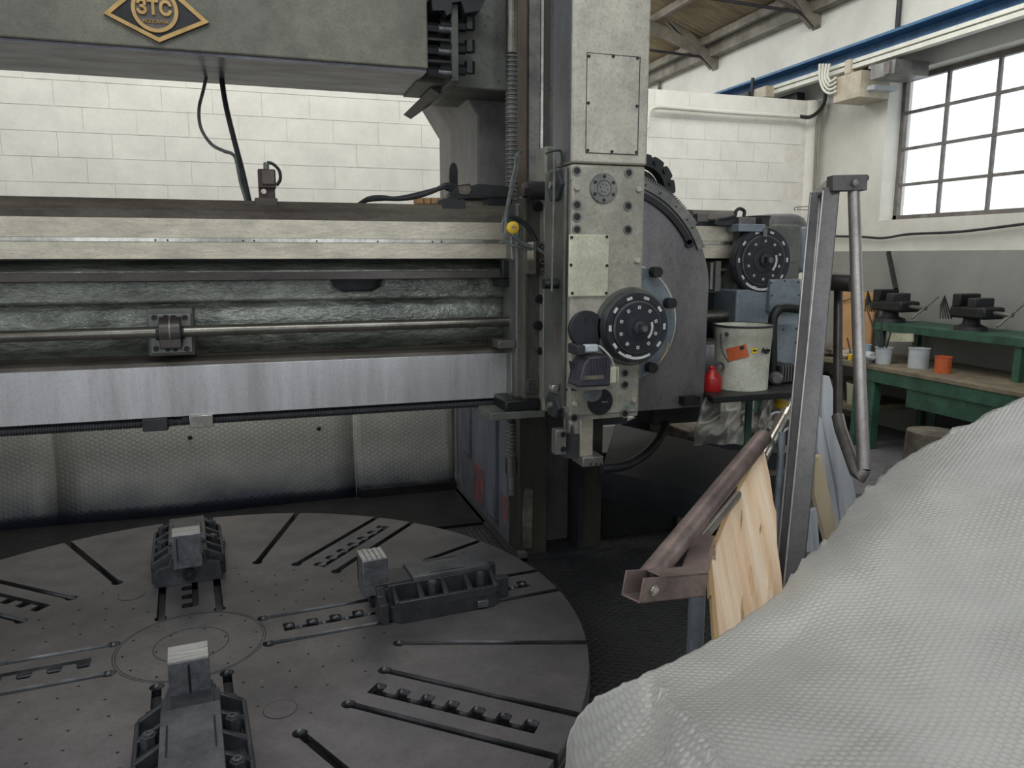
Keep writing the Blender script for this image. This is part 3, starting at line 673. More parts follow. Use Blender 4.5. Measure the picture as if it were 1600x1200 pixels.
# saddle behind
build('saddle', MB().box(1.5, 1.985, 3.3, 3.55, P(806, 632, Y=YS).z, P(806, 318, Y=YS).z), 'soot', rh, bev=0.01)
build('saddle_wiper', MB().box(P(796, 400, Y=3.5).x, P(806, 400, Y=3.5).x, 3.48, 3.6, z(-0.66), z(0.2)), 'slide', rh)
build('saddle_strip', MB().box(P(799, 400, Y=3.47).x, P(802.5, 400, Y=3.47).x, 3.465, 3.48, z(-0.02), z(0.12)).box(P(799, 400, Y=3.47).x, P(802.5, 400, Y=3.47).x, 3.465, 3.48, z(-0.66), z(-0.43)), 'bright', rh)
# rectangular saddle plate left of ram
zt_ = P(830, 310, Y=3.0).z; zb_ = P(830, 650, Y=3.0).z
zt_ = P(830, 316, Y=3.4).z; zb_ = P(830, 640, Y=3.4).z
build('slide_plate', MB().box(P(806, 450, Y=3.44).x, 1.7, 3.44, 3.55, zb_, zt_), 'slide', rh, bev=0.01)
build('slide_face', MB().box(P(819, 450, Y=3.38).x, 1.7, 3.38, 3.5, zb_ + 0.01, zt_ + 0.03), 'slide', rh, bev=0.012)
build('slide_edge', MB().box(P(821, 450, Y=3.37).x, P(824, 450, Y=3.37).x, 3.37, 3.39, zb_ + 0.02, zt_ + 0.02), 'way_edge', rh)
build('slide_rib', MB().box(P(850, 450, Y=3.32).x, 1.6, 3.32, 3.44, zb_, zt_ + 0.24), 'head', rh, bev=0.012)
build('slide_carrier', MB().box(1.36, 1.5, 2.98, 3.34, zb_, zt_ + 0.2), 'soot', rh)
# dark pads seen at the end of rail web
build('wiper_box', pbox(785, 406, 806, 436, 3.51, 3.56), 'black', rh, bev=0.006)
build('wiper_box', pbox(780, 436, 806, 448, 3.5, 3.6), 'black', rh)
build('wiper_box', pbox(779, 532, 806, 545, 3.44, 3.56), 'slide', rh, bev=0.005)
# bolts in the left plate
hb = MB().cyl((0, 0, 0), (0, -0.035, 0), 0.021, n=16).cyl((0, -0.035, 0), (0, -0.045, 0), 0.013, n=6).mesh('cap_bolt', G['black'])
for xx, yy in ((838, 323), (842, 467), (839, 508), (845, 548), (834, 630)): put('cap_bolt', hb, P(xx, yy, Y=3.38), rh)
tb = P(845, 298, Y=3.3)
build('spindle_boss', MB().cyl((tb.x - 0.06, 3.3, tb.z), (tb.x + 0.07, 3.3, tb.z), 0.04, n=20).cyl((tb.x + 0.03, 3.3, tb.z), (tb.x + 0.05, 3.3, tb.z), 0.066, n=20), 'soot', rh)
build('boss_nut', MB().cyl((tb.x - 0.085, 3.3, tb.z), (tb.x - 0.055, 3.3, tb.z), 0.034, n=6), 'brown_bar', rh)
build('name_tag', pbox(824, 592, 840, 614, 3.37, 3.38), 'steel', rh, bev=0.002)
for k in range(6): build('tag_line', pbox(826, 594.5 + 3.2 * k, 838, 595.6 + 3.2 * k, 3.368, 3.371), 'soot', rh)
# shelf under saddle left
build('drip_tray', pbox(766, 643, 852, 655, 3.36, 3.6), 'paint', rh, bev=0.004)
build('tray_block', pbox(790, 624, 850, 643, 3.36, 3.6), 'black', rh, bev=0.01)
# swivel plate
R0 = 0.53; cxs, czs = 1.463, EYE - 0.18
sw = [(1.99, P(1100, 636, Y=YS).z), (1.99, czs)]
sw += [(cxs + R0 * cos(a), czs + R0 * sin(a)) for a in [pi * i / 40 for i in range(1, 22)]] + [(1.42, P(1100, 636, Y=YS).z)]
build('swivel_plate', MB().prism(sw, 'Y', YS, 3.3), 'disc', rh, bev=0.004)
# toothed sector
teeth = []; n = 216
for i in range(n + 1):
    a = radians(24) + radians(70) * i / n
    r = [0.538, 0.538, 0.553, 0.553][i % 4] if a > radians(36) else 0.535
    teeth.append((cxs + r * cos(a), czs + r * sin(a)))
inner = [(cxs + 0.5 * cos(a), czs + 0.5 * sin(a)) for a in [radians(24) + radians(70) * i / 40 for i in range(40, -1, -1)]]
build('toothed_sector', MB().prism(teeth + inner, 'Y', YS - 0.012, YS + 0.02), 'steel', rh)
for a in (36, 41, 50, 61, 70, 80): put('sector_screw', dotm, (cxs + 0.518 * cos(radians(a)), YS - 0.013, czs + 0.518 * sin(radians(a))), rh)
a1 = P(1076, 381, Y=YS); rs = hypot(a1.x - cxs, a1.z - czs); an = atan2(a1.z - czs, a1.x - cxs)
arc = [(cxs + (rs + 0.013) * cos(an + t_), czs + (rs + 0.013) * sin(an + t_)) for t_ in [1.0 * i / 24 for i in range(25)]]
arc += [(cxs + (rs - 0.013) * cos(an + t_), czs + (rs - 0.013) * sin(an + t_)) for t_ in [1.0 * i / 24 for i in range(24, -1, -1)]]
build('tee_slot', MB().prism(arc, 'Y', YS - 0.014, YS + 0.005).cyl((a1.x, YS - 0.014, a1.z), (a1.x, YS + 0.004, a1.z), 0.02), 'black', rh)
# round flange behind dial with bright edge
fc = P(975, 505, Y=3.08)
build('swivel_flange', MB().lathe([(0.262, 0), (0.262, 0.05), (0.256, 0.055)], (fc.x, 3.14, fc.z), (0, -1, 0), 48), 'blue_panel', rh)
build('flange_edge', MB().lathe([(0.2655, 0.046), (0.2655, 0.052)], (fc.x, 3.14, fc.z), (0, -1, 0), 48), 'bright', rh)
fb = MB().cyl((0, 0.0, 0), (0, -0.05, 0), 0.024, n=12).mesh('clamp_bolt', G['black'])
for xx, yy in ((1020, 425), (1042, 473), (1013, 573)): put('clamp_bolt', fb, P(xx, yy, Y=3.09), rh)
# toothed worm housing at top
wc = P(1002, 300, Y=3.22); ot = []
for i in range(48):
    a = radians(-25) + radians(150) * i / 47; r = 0.165 if i % 8 != 7 else 0.148
    ot.append((wc.x + r * cos(a), wc.z + r * sin(a)))
it = [(wc.x + 0.11 * cos(a), wc.z + 0.11 * sin(a)) for a in [radians(-25) + radians(150) * i / 20 for i in range(20, -1, -1)]]
build('worm_wheel', MB().prism(ot + it, 'Y', 3.2, 3.26), 'soot', rh, bev=0.003)
build('worm_core', MB().cyl((wc.x, 3.24, wc.z), (wc.x, 3.3, wc.z), 0.1, n=24), 'black', rh)
for i in range(5):
    a = radians(-10 + 26 * i); put('clamp_bolt', MB().cyl((0, 0, 0), (0, -0.012, 0), 0.009, n=10).mesh('wheel_bolt', G['black']) if i == 0 else bpy.data.meshes['wheel_bolt'], (wc.x + 0.138 * cos(a), 3.2, wc.z + 0.138 * sin(a)), rh)
# ---- ram
YF = 2.75; xa = P(893, 400, Y=YF).x; xb = P(1008, 300, Y=YF).x
ztop = 4.3; zj = P(950, 257, Y=YF).z; zbot = P(950, 656, Y=YF).z
xb2 = P(1003, 500, Y=YF).x
build('ram', MB().box(xa - 0.005, xb + 0.005, YF, YF + 0.19, zj + 0.002, ztop), 'ram', rh, bev=0.008)
build('ram_cheek', MB().box(xa - 0.009, xa - 0.004, YF + 0.012, YF + 0.185, zj + 0.01, ztop), 'ram_side', rh)
build('ram_back', MB().box(xa + 0.05, xb - 0.05, YF + 0.18, 3.0, 2.0, ztop), 'soot', rh)
build('head_housing', MB().box(xa - 0.002, xb, YF, YF + 0.26, zbot + 0.02, zj - 0.002), 'ram_low', rh, bev=0.01)
build('housing_cheek', MB().box(xa - 0.02, xa - 0.001, YF + 0.03, YF + 0.25, zbot + 0.05, zj - 0.01), 'slide', rh, bev=0.008)
build('housing_base', MB().prism([(xa - 0.02, zbot + 0.06), (xa + 0.01, zbot + 0.005), (xb - 0.005, zbot - 0.012 + 0.02), (xb, zbot + 0.06)], 'Y', YF + 0.004, YF + 0.24), 'head', rh)
pc = pbox(917, 86, 998, 240, YF - 0.004, YF)
build('cover_plate', pc, 'ram', rh, bev=0.002)
po = pbox(916, 85, 999, 241, YF - 0.0025, YF - 0.001)
build('plate_joint', po, 'soot', rh)
scr = MB().lathe([(0.006, 0), (0.006, 0.004), (0.002, 0.004), (0.002, 0.001)], (0, 0, 0), (0, -1, 0), 8).mesh('cover_screw', G['soot'])
for xx, yy in ((920, 88), (958, 88), (996, 91), (919, 161), (995, 166), (918, 235), (956, 237), (994, 238)): put('cover_screw', scr, P(xx, yy, Y=YF - 0.004), rh)
ring = MB().lathe([(0.0185, 0), (0.0185, 0.004), (0.0125, 0.004), (0.0125, -0.0)], (0, 0, 0), (0, -1, 0), 20).mesh('screw_seat', G['steel'])
hole = MB().lathe([(0.0118, 0), (0.0118, 0.002), (0.007, 0.002), (0.007, 0.0005)], (0, 0, 0), (0, -1, 0), 12).mesh('sunk_screw', G['black'])
for xx, yy in ((901, 267), (982, 270), (901, 320), (901, 339), (901, 359), (981, 322), (981, 359), (976, 583), (976, 601), (897, 653), (976, 646)):
    put('screw_seat', ring, P(xx, yy, Y=YF), rh); put('sunk_screw', hole, P(xx, yy, Y=YF), rh)
btn = MB().lathe([(0.012, 0), (0.012, 0.008), (0.009, 0.012)], (0, 0, 0), (0, -1, 0), 14).mesh('hollow_plug', G['ram'])
for xx, yy in ((901, 294), (997, 296), (995, 407), (898, 631), (990, 625)): put('hollow_plug', btn, P(xx, yy, Y=YF), rh)


def flange(px, py, r, m1, name):
    c = P(px, py, Y=YF)
    f_ = build(name, MB().lathe([(r, 0), (r, 0.007), (r * 0.97, 0.009)], c, (0, -1, 0), 40), m1, rh)
    build('inner_ring', MB().lathe([(r * 0.54, 0.0), (r * 0.54, 0.0105), (r * 0.5, 0.0105), (r * 0.5, 0.0)], c, (0, -1, 0), 32), 'soot', f_)
    s_ = MB().cyl((0, 0, 0), (0, -0.0115, 0), r * 0.12, n=10).mesh('flange_screw', G['black'])
    s2 = MB().cyl((0, 0, 0), (0, -0.0105, 0), r * 0.045, n=8).mesh('centre_screw', G['black'])
    for i in range(6):
        a = pi / 2 + i * pi / 3
        put('flange_screw', s_, c + Vector((cos(a) * r * 0.78, 0, sin(a) * r * 0.78)), f_)
        put('centre_screw', s2, c + Vector((cos(a + .3) * r * 0.27, 0, sin(a + .3) * r * 0.27)), f_)
flange(942.5, 294.5, 0.056, 'steel', 'bearing_flange'); flange(937, 627, 0.054, 'dial', 'bearing_flange')
build('index_line', pbox(940, 627, 950, 629, YF - 0.0115, YF - 0.009), 'bright', rh)
pl = build('blank_plate', pbox(889.5, 366, 952, 464, YF - 0.012, YF), 'cream', rh, bev=0.01)
for xx, yy in ((893, 371), (948, 370), (892, 414), (948, 415), (894, 458), (947, 458)): put('cover_screw', scr, P(xx, yy, Y=YF - 0.012), rh)
build('round_boss', MB().lathe([(0.072, 0), (0.072, 0.016), (0.068, 0.02)], P(914, 514, Y=YF), (0, -1, 0), 36), 'dial', rh)
build('boss_neck', MB().box(P(914, 514, Y=YF).x, P(960, 514, Y=YF).x, YF - 0.012, YF, P(914, 538, Y=YF).z, P(914, 494, Y=YF).z), 'soot', rh)
build('boss_slot', pbox(914, 495, 917, 508, YF - 0.021, YF - 0.019), 'black', rh)
build('boss_slot', pbox(914, 521, 917, 534, YF - 0.021, YF - 0.019), 'black', rh)


def make_dial(px, py, r, Yb, parent, thick=0.06):
    """graduated hand dial: rim, knurling, face, figure plates, hub"""
    c = P(px, py, Y=Yb - thick); base = Vector((c.x, Yb, c.z))
    d = build('dial', MB().lathe([(r * 1.0, 0), (r * 1.02, thick * 0.5), (r, thick * 0.85), (r * 0.985, thick), (r * 0.8, thick), (r * 0.79, thick - 0.004)], base, (0, -1, 0), 64), 'dial', parent)
    build('dial_ring', MB().lathe([(r * 1.03, thick * 0.1), (r * 1.03, thick * 0.75), (r * 1.0, thick * 0.9)], base, (0, -1, 0), 64), 'dial2', d)
    build('face_ring', MB().lathe([(r * 0.78, thick - 0.002), (r * 0.78, thick + 0.004), (r * 0.7, thick + 0.006)], base, (0, -1, 0), 48), 'dial2', d)
    build('face_disc', MB().lathe([(r * 0.715, thick), (r * 0.715, thick + 0.009), (r * 0.4, thick + 0.01), (r * 0.39, thick + 0.013), (r * 0.2, thick + 0.016)], base, (0, -1, 0), 48), 'dial', d)
    build('hub', MB().lathe([(r * 0.2, 0), (r * 0.2, 0.015), (r * 0.13, 0.02)], base + Vector((0, -thick - 0.012, 0)), (0, -1, 0), 24).cyl(base + Vector((0, -thick - 0.03, 0)), base + Vector((0, -thick - 0.055, 0)), r * 0.14, n=4), 'soot', d)
    build('hub_nut', MB().cyl(base + Vector((0, -thick - 0.055, 0)), base + Vector((0, -thick - 0.066, 0)), r * 0.085, n=16), 'steel', d)
    tick = MB()
    for i in range(100):
        a = 2 * pi * i / 100; L = 0.1 if i % 5 else 0.13
        p_ = lambda rr, w: base + Vector((cos(a) * rr * r - sin(a) * w, -thick - 0.0008, sin(a) * rr * r + cos(a) * w))
        w = 0.0007; q_ = [p_(0.975, -w), p_(0.975, w), p_(0.975 - L, w), p_(0.975 - L, -w)]
        tick.hexa(q_, [v + Vector((0, 0.002, 0)) for v in q_])
    build('graduations', tick, 'dial2', d, kind='stuff')
    big = MB().box(-0.0115, 0.0115, -0.001, 0.001, -0.0055, 0.0055).mesh('figure_plate', G['white'])
    sm = MB().box(-0.006, 0.006, -0.001, 0.001, -0.006, 0.006).mesh('number_plate', G['white'])
    dt = MB().box(-0.002, 0.002, -0.0015, 0.0015, -0.0025, 0.0025).mesh('number', G['soot'])
    for i in range(10):
        a = 2 * pi * (i + 0.5) / 10 + 0.32
        if i != 7: put('figure_plate', big, base + Vector((cos(a) * r * 0.87, -thick - 0.001, sin(a) * r * 0.87)), d, (0, -(a - pi / 2), 0))
        a = 2 * pi * i / 10 + 0.3
        q_ = base + Vector((cos(a) * r * 0.58, -thick - 0.0105, sin(a) * r * 0.58))
        put('number_plate', sm, q_, d, (0, -(a - pi / 2), 0)); put('number', dt, q_ + Vector((0, -0.0005, 0)), d)
    for (a0, a1_, rr, hh) in ((-130, -62, 0.9, 0.0005), (-45, 20, 0.43, 0.0112)):
        aa = [radians(a0 + (a1_ - a0) * i / 12) for i in range(13)]
        o1 = [(base.x + cos(a) * r * (rr + 0.035), base.z + sin(a) * r * (rr + 0.035)) for a in aa] + [(base.x + cos(a) * r * (rr - 0.035), base.z + sin(a) * r * (rr - 0.035)) for a in reversed(aa)]
        build('arc_legend', MB().prism(o1, 'Y', base.y - thick - hh - 0.002, base.y - thick - hh + 0.001), 'white', d)
    return d
build('dial_housing', MB().lathe([(0.155, 0), (0.155, 0.012), (0.15, 0.02)], P(985, 510, Y=YF) , (0, -1, 0), 48), 'slide', rh)
make_dial(996, 511.5, 0.134, YF - 0.015, rh, 0.055)
# small motor below dial
mo = build('drive_motor', MB().box(0, 0.001, 0, 0.001, 0, 0.001), 'soot', rh)
bpy.data.objects.remove(mo)
ym = YF - 0.12
def mz(py): return P(930, py, Y=ym).z
def mxx(px): return P(px, 580, Y=ym).x
mo = build('motor_body', MB().prism([(mxx(905), mz(604)), (mxx(912), mz(570)), (mxx(920), mz(558)), (mxx(950), mz(556)), (mxx(955), mz(565)), (mxx(954), mz(604))], 'Y', ym, YF), mat('ribbed motor casing', C3(74, 72, 82), C3(54, 52, 60), 0.4, 0.2, 10), rh, bev=0.006)
for k in range(7): build('cooling_rib', MB().box(mxx(919 + k * 4.6), mxx(920.6 + k * 4.6), ym - 0.004, ym + 0.01, mz(584), mz(560)), MATS['ribbed motor casing'], mo)
build('motor_label', MB().box(mxx(911), mxx(943), ym - 0.003, ym + 0.002, mz(592.5), mz(586.5)), 'junk', mo)
build('motor_base', MB().box(mxx(903), mxx(956), ym - 0.004, YF, mz(609), mz(604)), 'steel', rh)
build('motor_gland', MB().box(mxx(905), mxx(918), ym + 0.02, YF, mz(556), mz(540)), 'soot', rh, bev=0.006)
build('connector', MB().box(mxx(918), mxx(940), ym + 0.03, ym + 0.06, mz(552), mz(540)), 'tin', rh, bev=0.006)
build('terminal_box', MB().box(mxx(957), mxx(969), ym + 0.03, YF, mz(602), mz(577)).box(mxx(970.5), mxx(972.5), ym + 0.03, YF, mz(602), mz(577)), 'cream', rh, bev=0.002)
build('motor_wire', MB().tube([P(936, 540, Y=ym + .03), P(945, 548, Y=ym + .03), P(955, 560, Y=ym + .03), P(960, 575, Y=ym + .04)], 0.004, n=6), 'tin', rh)
build('motor_clip', MB().prism(XZ([(893, 565), (899, 570), (906, 566), (904, 604), (896, 582)], YF - 0.03), 'Y', YF - 0.03, YF), 'soot', rh)
build('motor_flange', MB().cyl(P(925, 612, Y=YF - 0.012), P(925, 612, Y=YF), 0.04, n=24), 'dial2', rh)
build('lever', MB().tube([P(866, 607, Y=2.84), P(898, 608, Y=2.74), P(908, 602, Y=2.7)], 0.007), 'soot', rh)
build('lever_joint', pbox(863, 602, 873, 611, 2.8, 2.84), 'bright', rh, bev=0.003)
for yy, hh in ((290, 22), (632, 18)):
    c = P(877, yy, Y=2.86)
    build('side_cover', MB().prism([(2.78, c.z), (2.82, c.z + hh * 0.0026), (2.90, c.z + hh * 0.0026), (2.94, c.z), (2.90, c.z - hh * 0.0026), (2.82, c.z - hh * 0.0026)], 'X', xa - 0.035, xa - 0.012), 'soot', rh, bev=0.004)
    build('cover_knob', MB().cyl((xa - 0.05, 2.86, c.z), (xa - 0.03, 2.86, c.z), 0.014, n=10), 'steel', rh)
build('feed_rod', MB().cyl((xa - 0.045, 2.82, P(877, 240, Y=2.82).z), (xa - 0.052, 2.82, P(872, 455, Y=2.82).z), 0.005), 'hose_grey', rh)
build('feed_rod', MB().tube([P(853, 240, Y=2.82), P(858, 237, Y=2.82), P(874, 235, Y=2.82), P(878, 245, Y=2.82), P(877, 270, Y=2.82)], 0.005), 'rubber', rh)
build('rod_boss', MB().cyl((xa - 0.08, 2.84, P(870, 443, Y=2.84).z), (xa - 0.01, 2.84, P(870, 443, Y=2.84).z), 0.02), 'black', rh)
# spindle and tooling
tl = root('tool_holder', P(905, 700, Y=2.8), 'bright spindle with clamp block and square tool holder below the ram head', 'tool holder')
sc_ = P(913, 690, Y=2.86)
build('spindle', MB().cyl((sc_.x + 0.0, 2.86, P(913, 714, Y=2.86).z), (sc_.x, 2.86, zbot + 0.03), 0.033, n=24), 'bright', tl)
build('spindle_collar', MB().cyl((sc_.x - 0.03, 2.86, P(900, 675, Y=2.86).z), (sc_.x - 0.03, 2.86, zbot + 0.03), 0.06, n=28), 'bright', tl)
cl = P(886, 690, Y=2.84)
build('clamp_body', MB().cyl((cl.x + 0.03, 2.85, P(886, 712, Y=2.85).z), (cl.x + 0.03, 2.85, P(886, 675, Y=2.85).z), 0.052, n=28), 'soot', tl)
build('clamp_plate', pbox(868.5, 672, 885, 711, 2.77, 2.82), 'steel', tl, bev=0.003)
for yy in (679, 702): put('clamp_screw', hole, P(880, yy, Y=2.77), tl)
build('tool_neck', MB().box(P(905, 690, Y=2.8).x, P(925, 690, Y=2.8).x, 2.79, 2.86, P(915, 713, Y=2.8).z, zbot + 0.02), 'way', tl, bev=0.003)
build('dark_block', pbox(921, 652, 942, 670, 2.8, 2.9), 'black', tl)
build('tool_block', pbox(911, 714, 943, 729, 2.76, 2.88), 'steel', tl, bev=0.003)
build('tool_slot', pbox(918, 712.5, 936, 715.5, 2.775, 2.86), 'black', tl)
for xx in (923, 931, 939): put('clamp_screw', MB().cyl((0, 0, 0), (0, -0.002, 0), 0.0045, n=8).mesh('set_screw', G['black']) if xx == 923 else bpy.data.meshes['set_screw'], P(xx, 725, Y=2.76), tl)

# hoses, gauge and wires on the saddle
build('hose', MB().tube([P(x, y, Y=Y_) for x, y, Y_ in ((815, 235, 3.6), (808, 242, 3.5), (806, 262, 3.45), (800, 290, 3.4), (793, 325, 3.36), (791, 345, 3.34), (800, 365, 3.32), (820, 382, 3.3), (845, 392, 3.28), (862, 405, 3.2), (870, 425, 3.1), (874, 440, 3.0))], 0.0105), 'hose_grey', label='grey hose looping down the saddle past the yellow gauge', cat='hose')
build('hose', MB().tube([P(x, y, Y=Y_) for x, y, Y_ in ((810, 238, 3.6), (801, 275, 3.5), (795, 315, 3.42), (785, 350, 3.4), (787, 370, 3.38), (803, 384, 3.34), (835, 390, 3.3))], 0.007), 'hose_grey', label='thinner grey hose hanging left of the saddle', cat='hose')
build('hose', MB().tube([P(x, y, Y=3.3) for x, y in ((795, 337), (808, 342), (822, 352), (832, 365), (838, 377))], 0.011), 'rubber', label='short black hose arching right of the yellow gauge', cat='hose')
gg = root('pressure_gauge', P(800, 356, Y=3.22), 'small round yellow gauge on the end of the upper way', 'gauge')
gc = P(800, 356, Y=3.22)
build('gauge_case', MB().lathe([(0.026, 0), (0.026, 0.02), (0.021, 0.024)], gc, (0, -1, 0), 24), 'yellow', gg)
build('gauge_face', MB().lathe([(0.013, 0.0), (0.013, 0.026)], gc, (0, -1, 0), 20), 'brass', gg)
build('gauge_needle', MB().box(gc.x - 0.007, gc.x + 0.007, gc.y - 0.028, gc.y - 0.025, gc.z, gc.z + 0.002), 'soot', gg)
build('gauge_stem', MB().cyl(gc + Vector((0, 0.01, 0)), gc + Vector((0.045, 0.03, 0)), 0.012), 'bright', gg)
tbk = root('terminal_strip', P(838, 400, Y=3.3), 'terminal strip with tangled thin wires on the saddle face', 'terminal strip')
build('strip_rail', pbox(834, 378, 838, 428, 3.27, 3.38), 'bright', tbk)
for k in range(8):
    build('terminal', pbox(838, 392 + k * 4.2, 845, 395 + k * 4.2, 3.3, 3.38), 'cable_orange', tbk)
for k in range(20):
    y_ = 383 + k * 2.1
    pts = [P(843, y_, Y=3.29), P(850 + random.uniform(-2, 4), y_ + random.uniform(-9, 9), Y=3.25), P(858 + random.uniform(-3, 5), y_ + random.uniform(-12, 10), Y=3.22), P(868, min(430, max(385, y_ + random.uniform(-10, 18))), Y=3.2)]
    build('wire', MB().tube(pts, 0.0026, n=4), 'cable_orange' if k % 3 == 0 else 'hose_grey' if k % 3 == 1 else 'soot', tbk)
build('cable', MB().tube([P(x, y, Y=2.87) for x, y in ((874, 455), (872, 480), (867, 505), (868, 540), (872, 575), (868, 602))], 0.0055), 'cable_orange', label='thin brown wire running down the ram head side to the lever', cat='wire')
build('cable', MB().tube([P(x, y, Y=2.87) for x, y in ((879, 300), (880, 400), (877, 500), (874, 560), (871, 600))], 0.0045), 'rubber', label='black wire running straight down the ram head side', cat='wire')
build('wire', MB().tube([P(x, y, Y=2.72) for x, y in ((1044, 535), (1041, 548), (1033, 563))], 0.003), 'brass', label='short bent brass wire beside the front dial', cat='wire')

# ================================================================ FEED GEARBOX at the rail end
YG = 3.42
gb = root('feed_gearbox', P(1200, 600, Y=YG), 'blue grey feed gearbox at the right end of the crossrail', 'gearbox')
build('gearbox_body', pbox(1148, 452, 1250, 606, YG + 0.03, 4.1), 'blue_panel', gb, bev=0.01)
build('gearbox_upper', pbox(1149, 350, 1252, 460, YG + 0.1, 4.0), 'paint', gb, bev=0.02)
build('motor_cowl', MB().prism(XZ([(1206, 334), (1240, 333), (1262, 336), (1266, 350), (1266, 425), (1250, 428), (1206, 425)], YG + 0.25), 'Y', YG + 0.25, 4.1), 'column', gb, bev=0.04)
build('side_cover', pbox(1251, 354, 1275, 426, YG + 0.2, YG + 0.5), 'blue_panel', gb, bev=0.03)
build('cover_plate', pbox(1203, 436, 1251, 488, YG, YG + 0.04), 'blue_panel', gb, bev=0.008)
build('cover_plate', pbox(1205, 508, 1247, 606, YG, YG + 0.04), 'blue_panel', gb, bev=0.006)
for xx, yy in ((1205, 442), (1247, 441), (1206, 462), (1248, 461), (1226, 439), (1226, 485), (1224, 515), (1244, 514), (1243, 535), (1243, 560)): put('plate_screw', dotm, P(xx, yy, Y=YG - 0.001), gb)
build('top_block', pbox(1155, 339, 1181, 352, YG + 0.05, 3.7).add([], []), 'steel', gb, bev=0.003)
build('top_block', pbox(1154, 350, 1196, 362, YG + 0.02, 3.7), 'blue_panel', gb, bev=0.003)
build('top_recess', pbox(1181, 337, 1204, 352, YG + 0.15, 3.75), 'black', gb)
build('top_post', pbox(1202, 340, 1206, 357, YG + 0.08, 3.6), 'steel', gb)
build('pipe_loop', MB().tube([P(x, y, Y=3.5) for x, y in ((1118, 350), (1122, 343), (1135, 341), (1148, 337), (1150, 330), (1156, 326), (1163, 330), (1162, 338))], 0.009), 'soot', gb)
build('valve_block', MB().box(P(1120, 345, Y=3.5).x, P(1155, 345, Y=3.5).x, 3.5, 3.6, P(1130, 353, Y=3.5).z, P(1130, 343, Y=3.5).z), 'soot', gb, bev=0.005)
make_dial(1192.5, 406.5, 0.169, YG + 0.08, gb, 0.05)
build('dial_pointer', pbox(1193, 357, 1199, 370, YG + 0.015, YG + 0.03), 'steel', gb)
# connection box on rail top
jb = root('rail_switch', P(1096, 352, Y=3.6), 'small grey switch with cable standing on the crossrail behind the toothed sector', 'switch')
build('switch_body', pbox(1090, 333, 1107, 349, 3.56, 3.64), 'steel', jb, bev=0.004)
build('switch_base', pbox(1078, 346, 1113, 353, 3.55, 3.68), 'black', jb)
build('switch_arm', MB().tube([P(1076, 333, Y=3.58), P(1085, 340, Y=3.58), P(1082, 350, Y=3.58)], 0.012), 'soot', jb)
build('switch_cable', MB().tube([P(x, y, Y=3.6) for x, y in ((1105, 336), (1111, 341), (1115, 352))], 0.008), 'rubber', jb)
# dark recess between swivel and gearbox with shaft
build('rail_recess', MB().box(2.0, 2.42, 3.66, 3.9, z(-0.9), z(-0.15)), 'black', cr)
build('shaft', MB().cyl((2.0, 3.54, P(1120, 493, Y=3.54).z), (2.45, 3.54, P(1120, 493, Y=3.54).z), 0.032, n=20), 'shaft', gb)
build('vertical_bar', pbox(1110, 410, 1114, 452, 3.5, 3.6).add([], []), 'steel', gb)
build('vertical_bar', pbox(1118, 408, 1126, 455, 3.52, 3.62), 'paint', gb)
# black hand bar
build('hand_bar', MB().tube([P(x, y, Y=3.3) for x, y in ((1207, 603), (1207, 560), (1207, 510), (1210, 492), (1222, 481), (1255, 484))], 0.024, n=10), 'black', gb)
# bucket shelf
sh = root('bracket_shelf', P(1160, 606, Y=3.2), 'black bracket shelf below the gearbox carrying the white pail', 'shelf')
p0 = P(1085, 600, Y=3.2); zsf = P(1160, 609, Y=3.15).z
build('shelf_plate', MB().prism([(P(1100, 600, Y=3.1).x, 3.02), (P(1245, 600, Y=3.1).x, 3.02), (P(1250, 600, Y=3.4).x, 3.5), (P(1080, 600, Y=3.4).x, 3.5)], 'Z', zsf - 0.03, zsf), 'black', sh, bev=0.003)
build('shelf_arm', MB().box(P(1070, 612, Y=3.1).x, P(1095, 612, Y=3.1).x, 3.1, 3.5, zsf - 0.05, zsf - 0.01), 'black', sh)
build('shelf_leg', MB().box(P(1168, 612, Y=3.3).x, P(1177, 612, Y=3.3).x, 3.3, 3.35, 0.0, zsf - 0.03), 'green', sh)
bk = root('paint_pail', P(1161, 606, Z=zsf), 'white metal pail with orange hazard label standing on the black shelf', 'pail')
bc = P(1161, 603, Y=3.2); bc = Vector((bc.x, 3.22, zsf)); hbk = P(1161, 508, Y=3.2).z - zsf
rb = (P(1199, 560, Y=3.2).x - P(1124, 560, Y=3.2).x) / 2
build('pail_body', MB().lathe([(rb * 0.93, 0), (rb * 0.95, hbk * 0.5), (rb * 0.985, hbk * 0.8), (rb * 1.0, hbk * 0.81), (rb * 1.0, hbk * 0.97), (rb * 1.04, hbk), (rb * 0.98, hbk * 1.0), (rb * 0.96, hbk * 0.9), (rb * 0.9, 0.02)], bc, (0, 0, 1), 40), 'bucket', bk)
build('pail_rim', MB().ringlathe([(rb * 1.0, hbk - 0.008), (rb * 1.05, hbk - 0.004), (rb * 1.05, hbk + 0.003), (rb * 0.99, hbk + 0.003)], bc, (0, 0, 1), 40), 'soot', bk)
build('handle', MB().tube([bc + Vector((-rb * 1.02, -0.02, hbk * 0.88)), bc + Vector((-rb * 1.1, -0.05, hbk * 0.65)), bc + Vector((-rb * 0.95, -0.08, hbk * 0.45))], 0.003, n=6), 'soot', bk)
build('handle_lug', MB().cyl(bc + Vector((-rb * 0.93, -0.05, hbk * 0.88)), bc + Vector((-rb * 1.02, -0.07, hbk * 0.88)), 0.01, n=10), 'soot', bk)


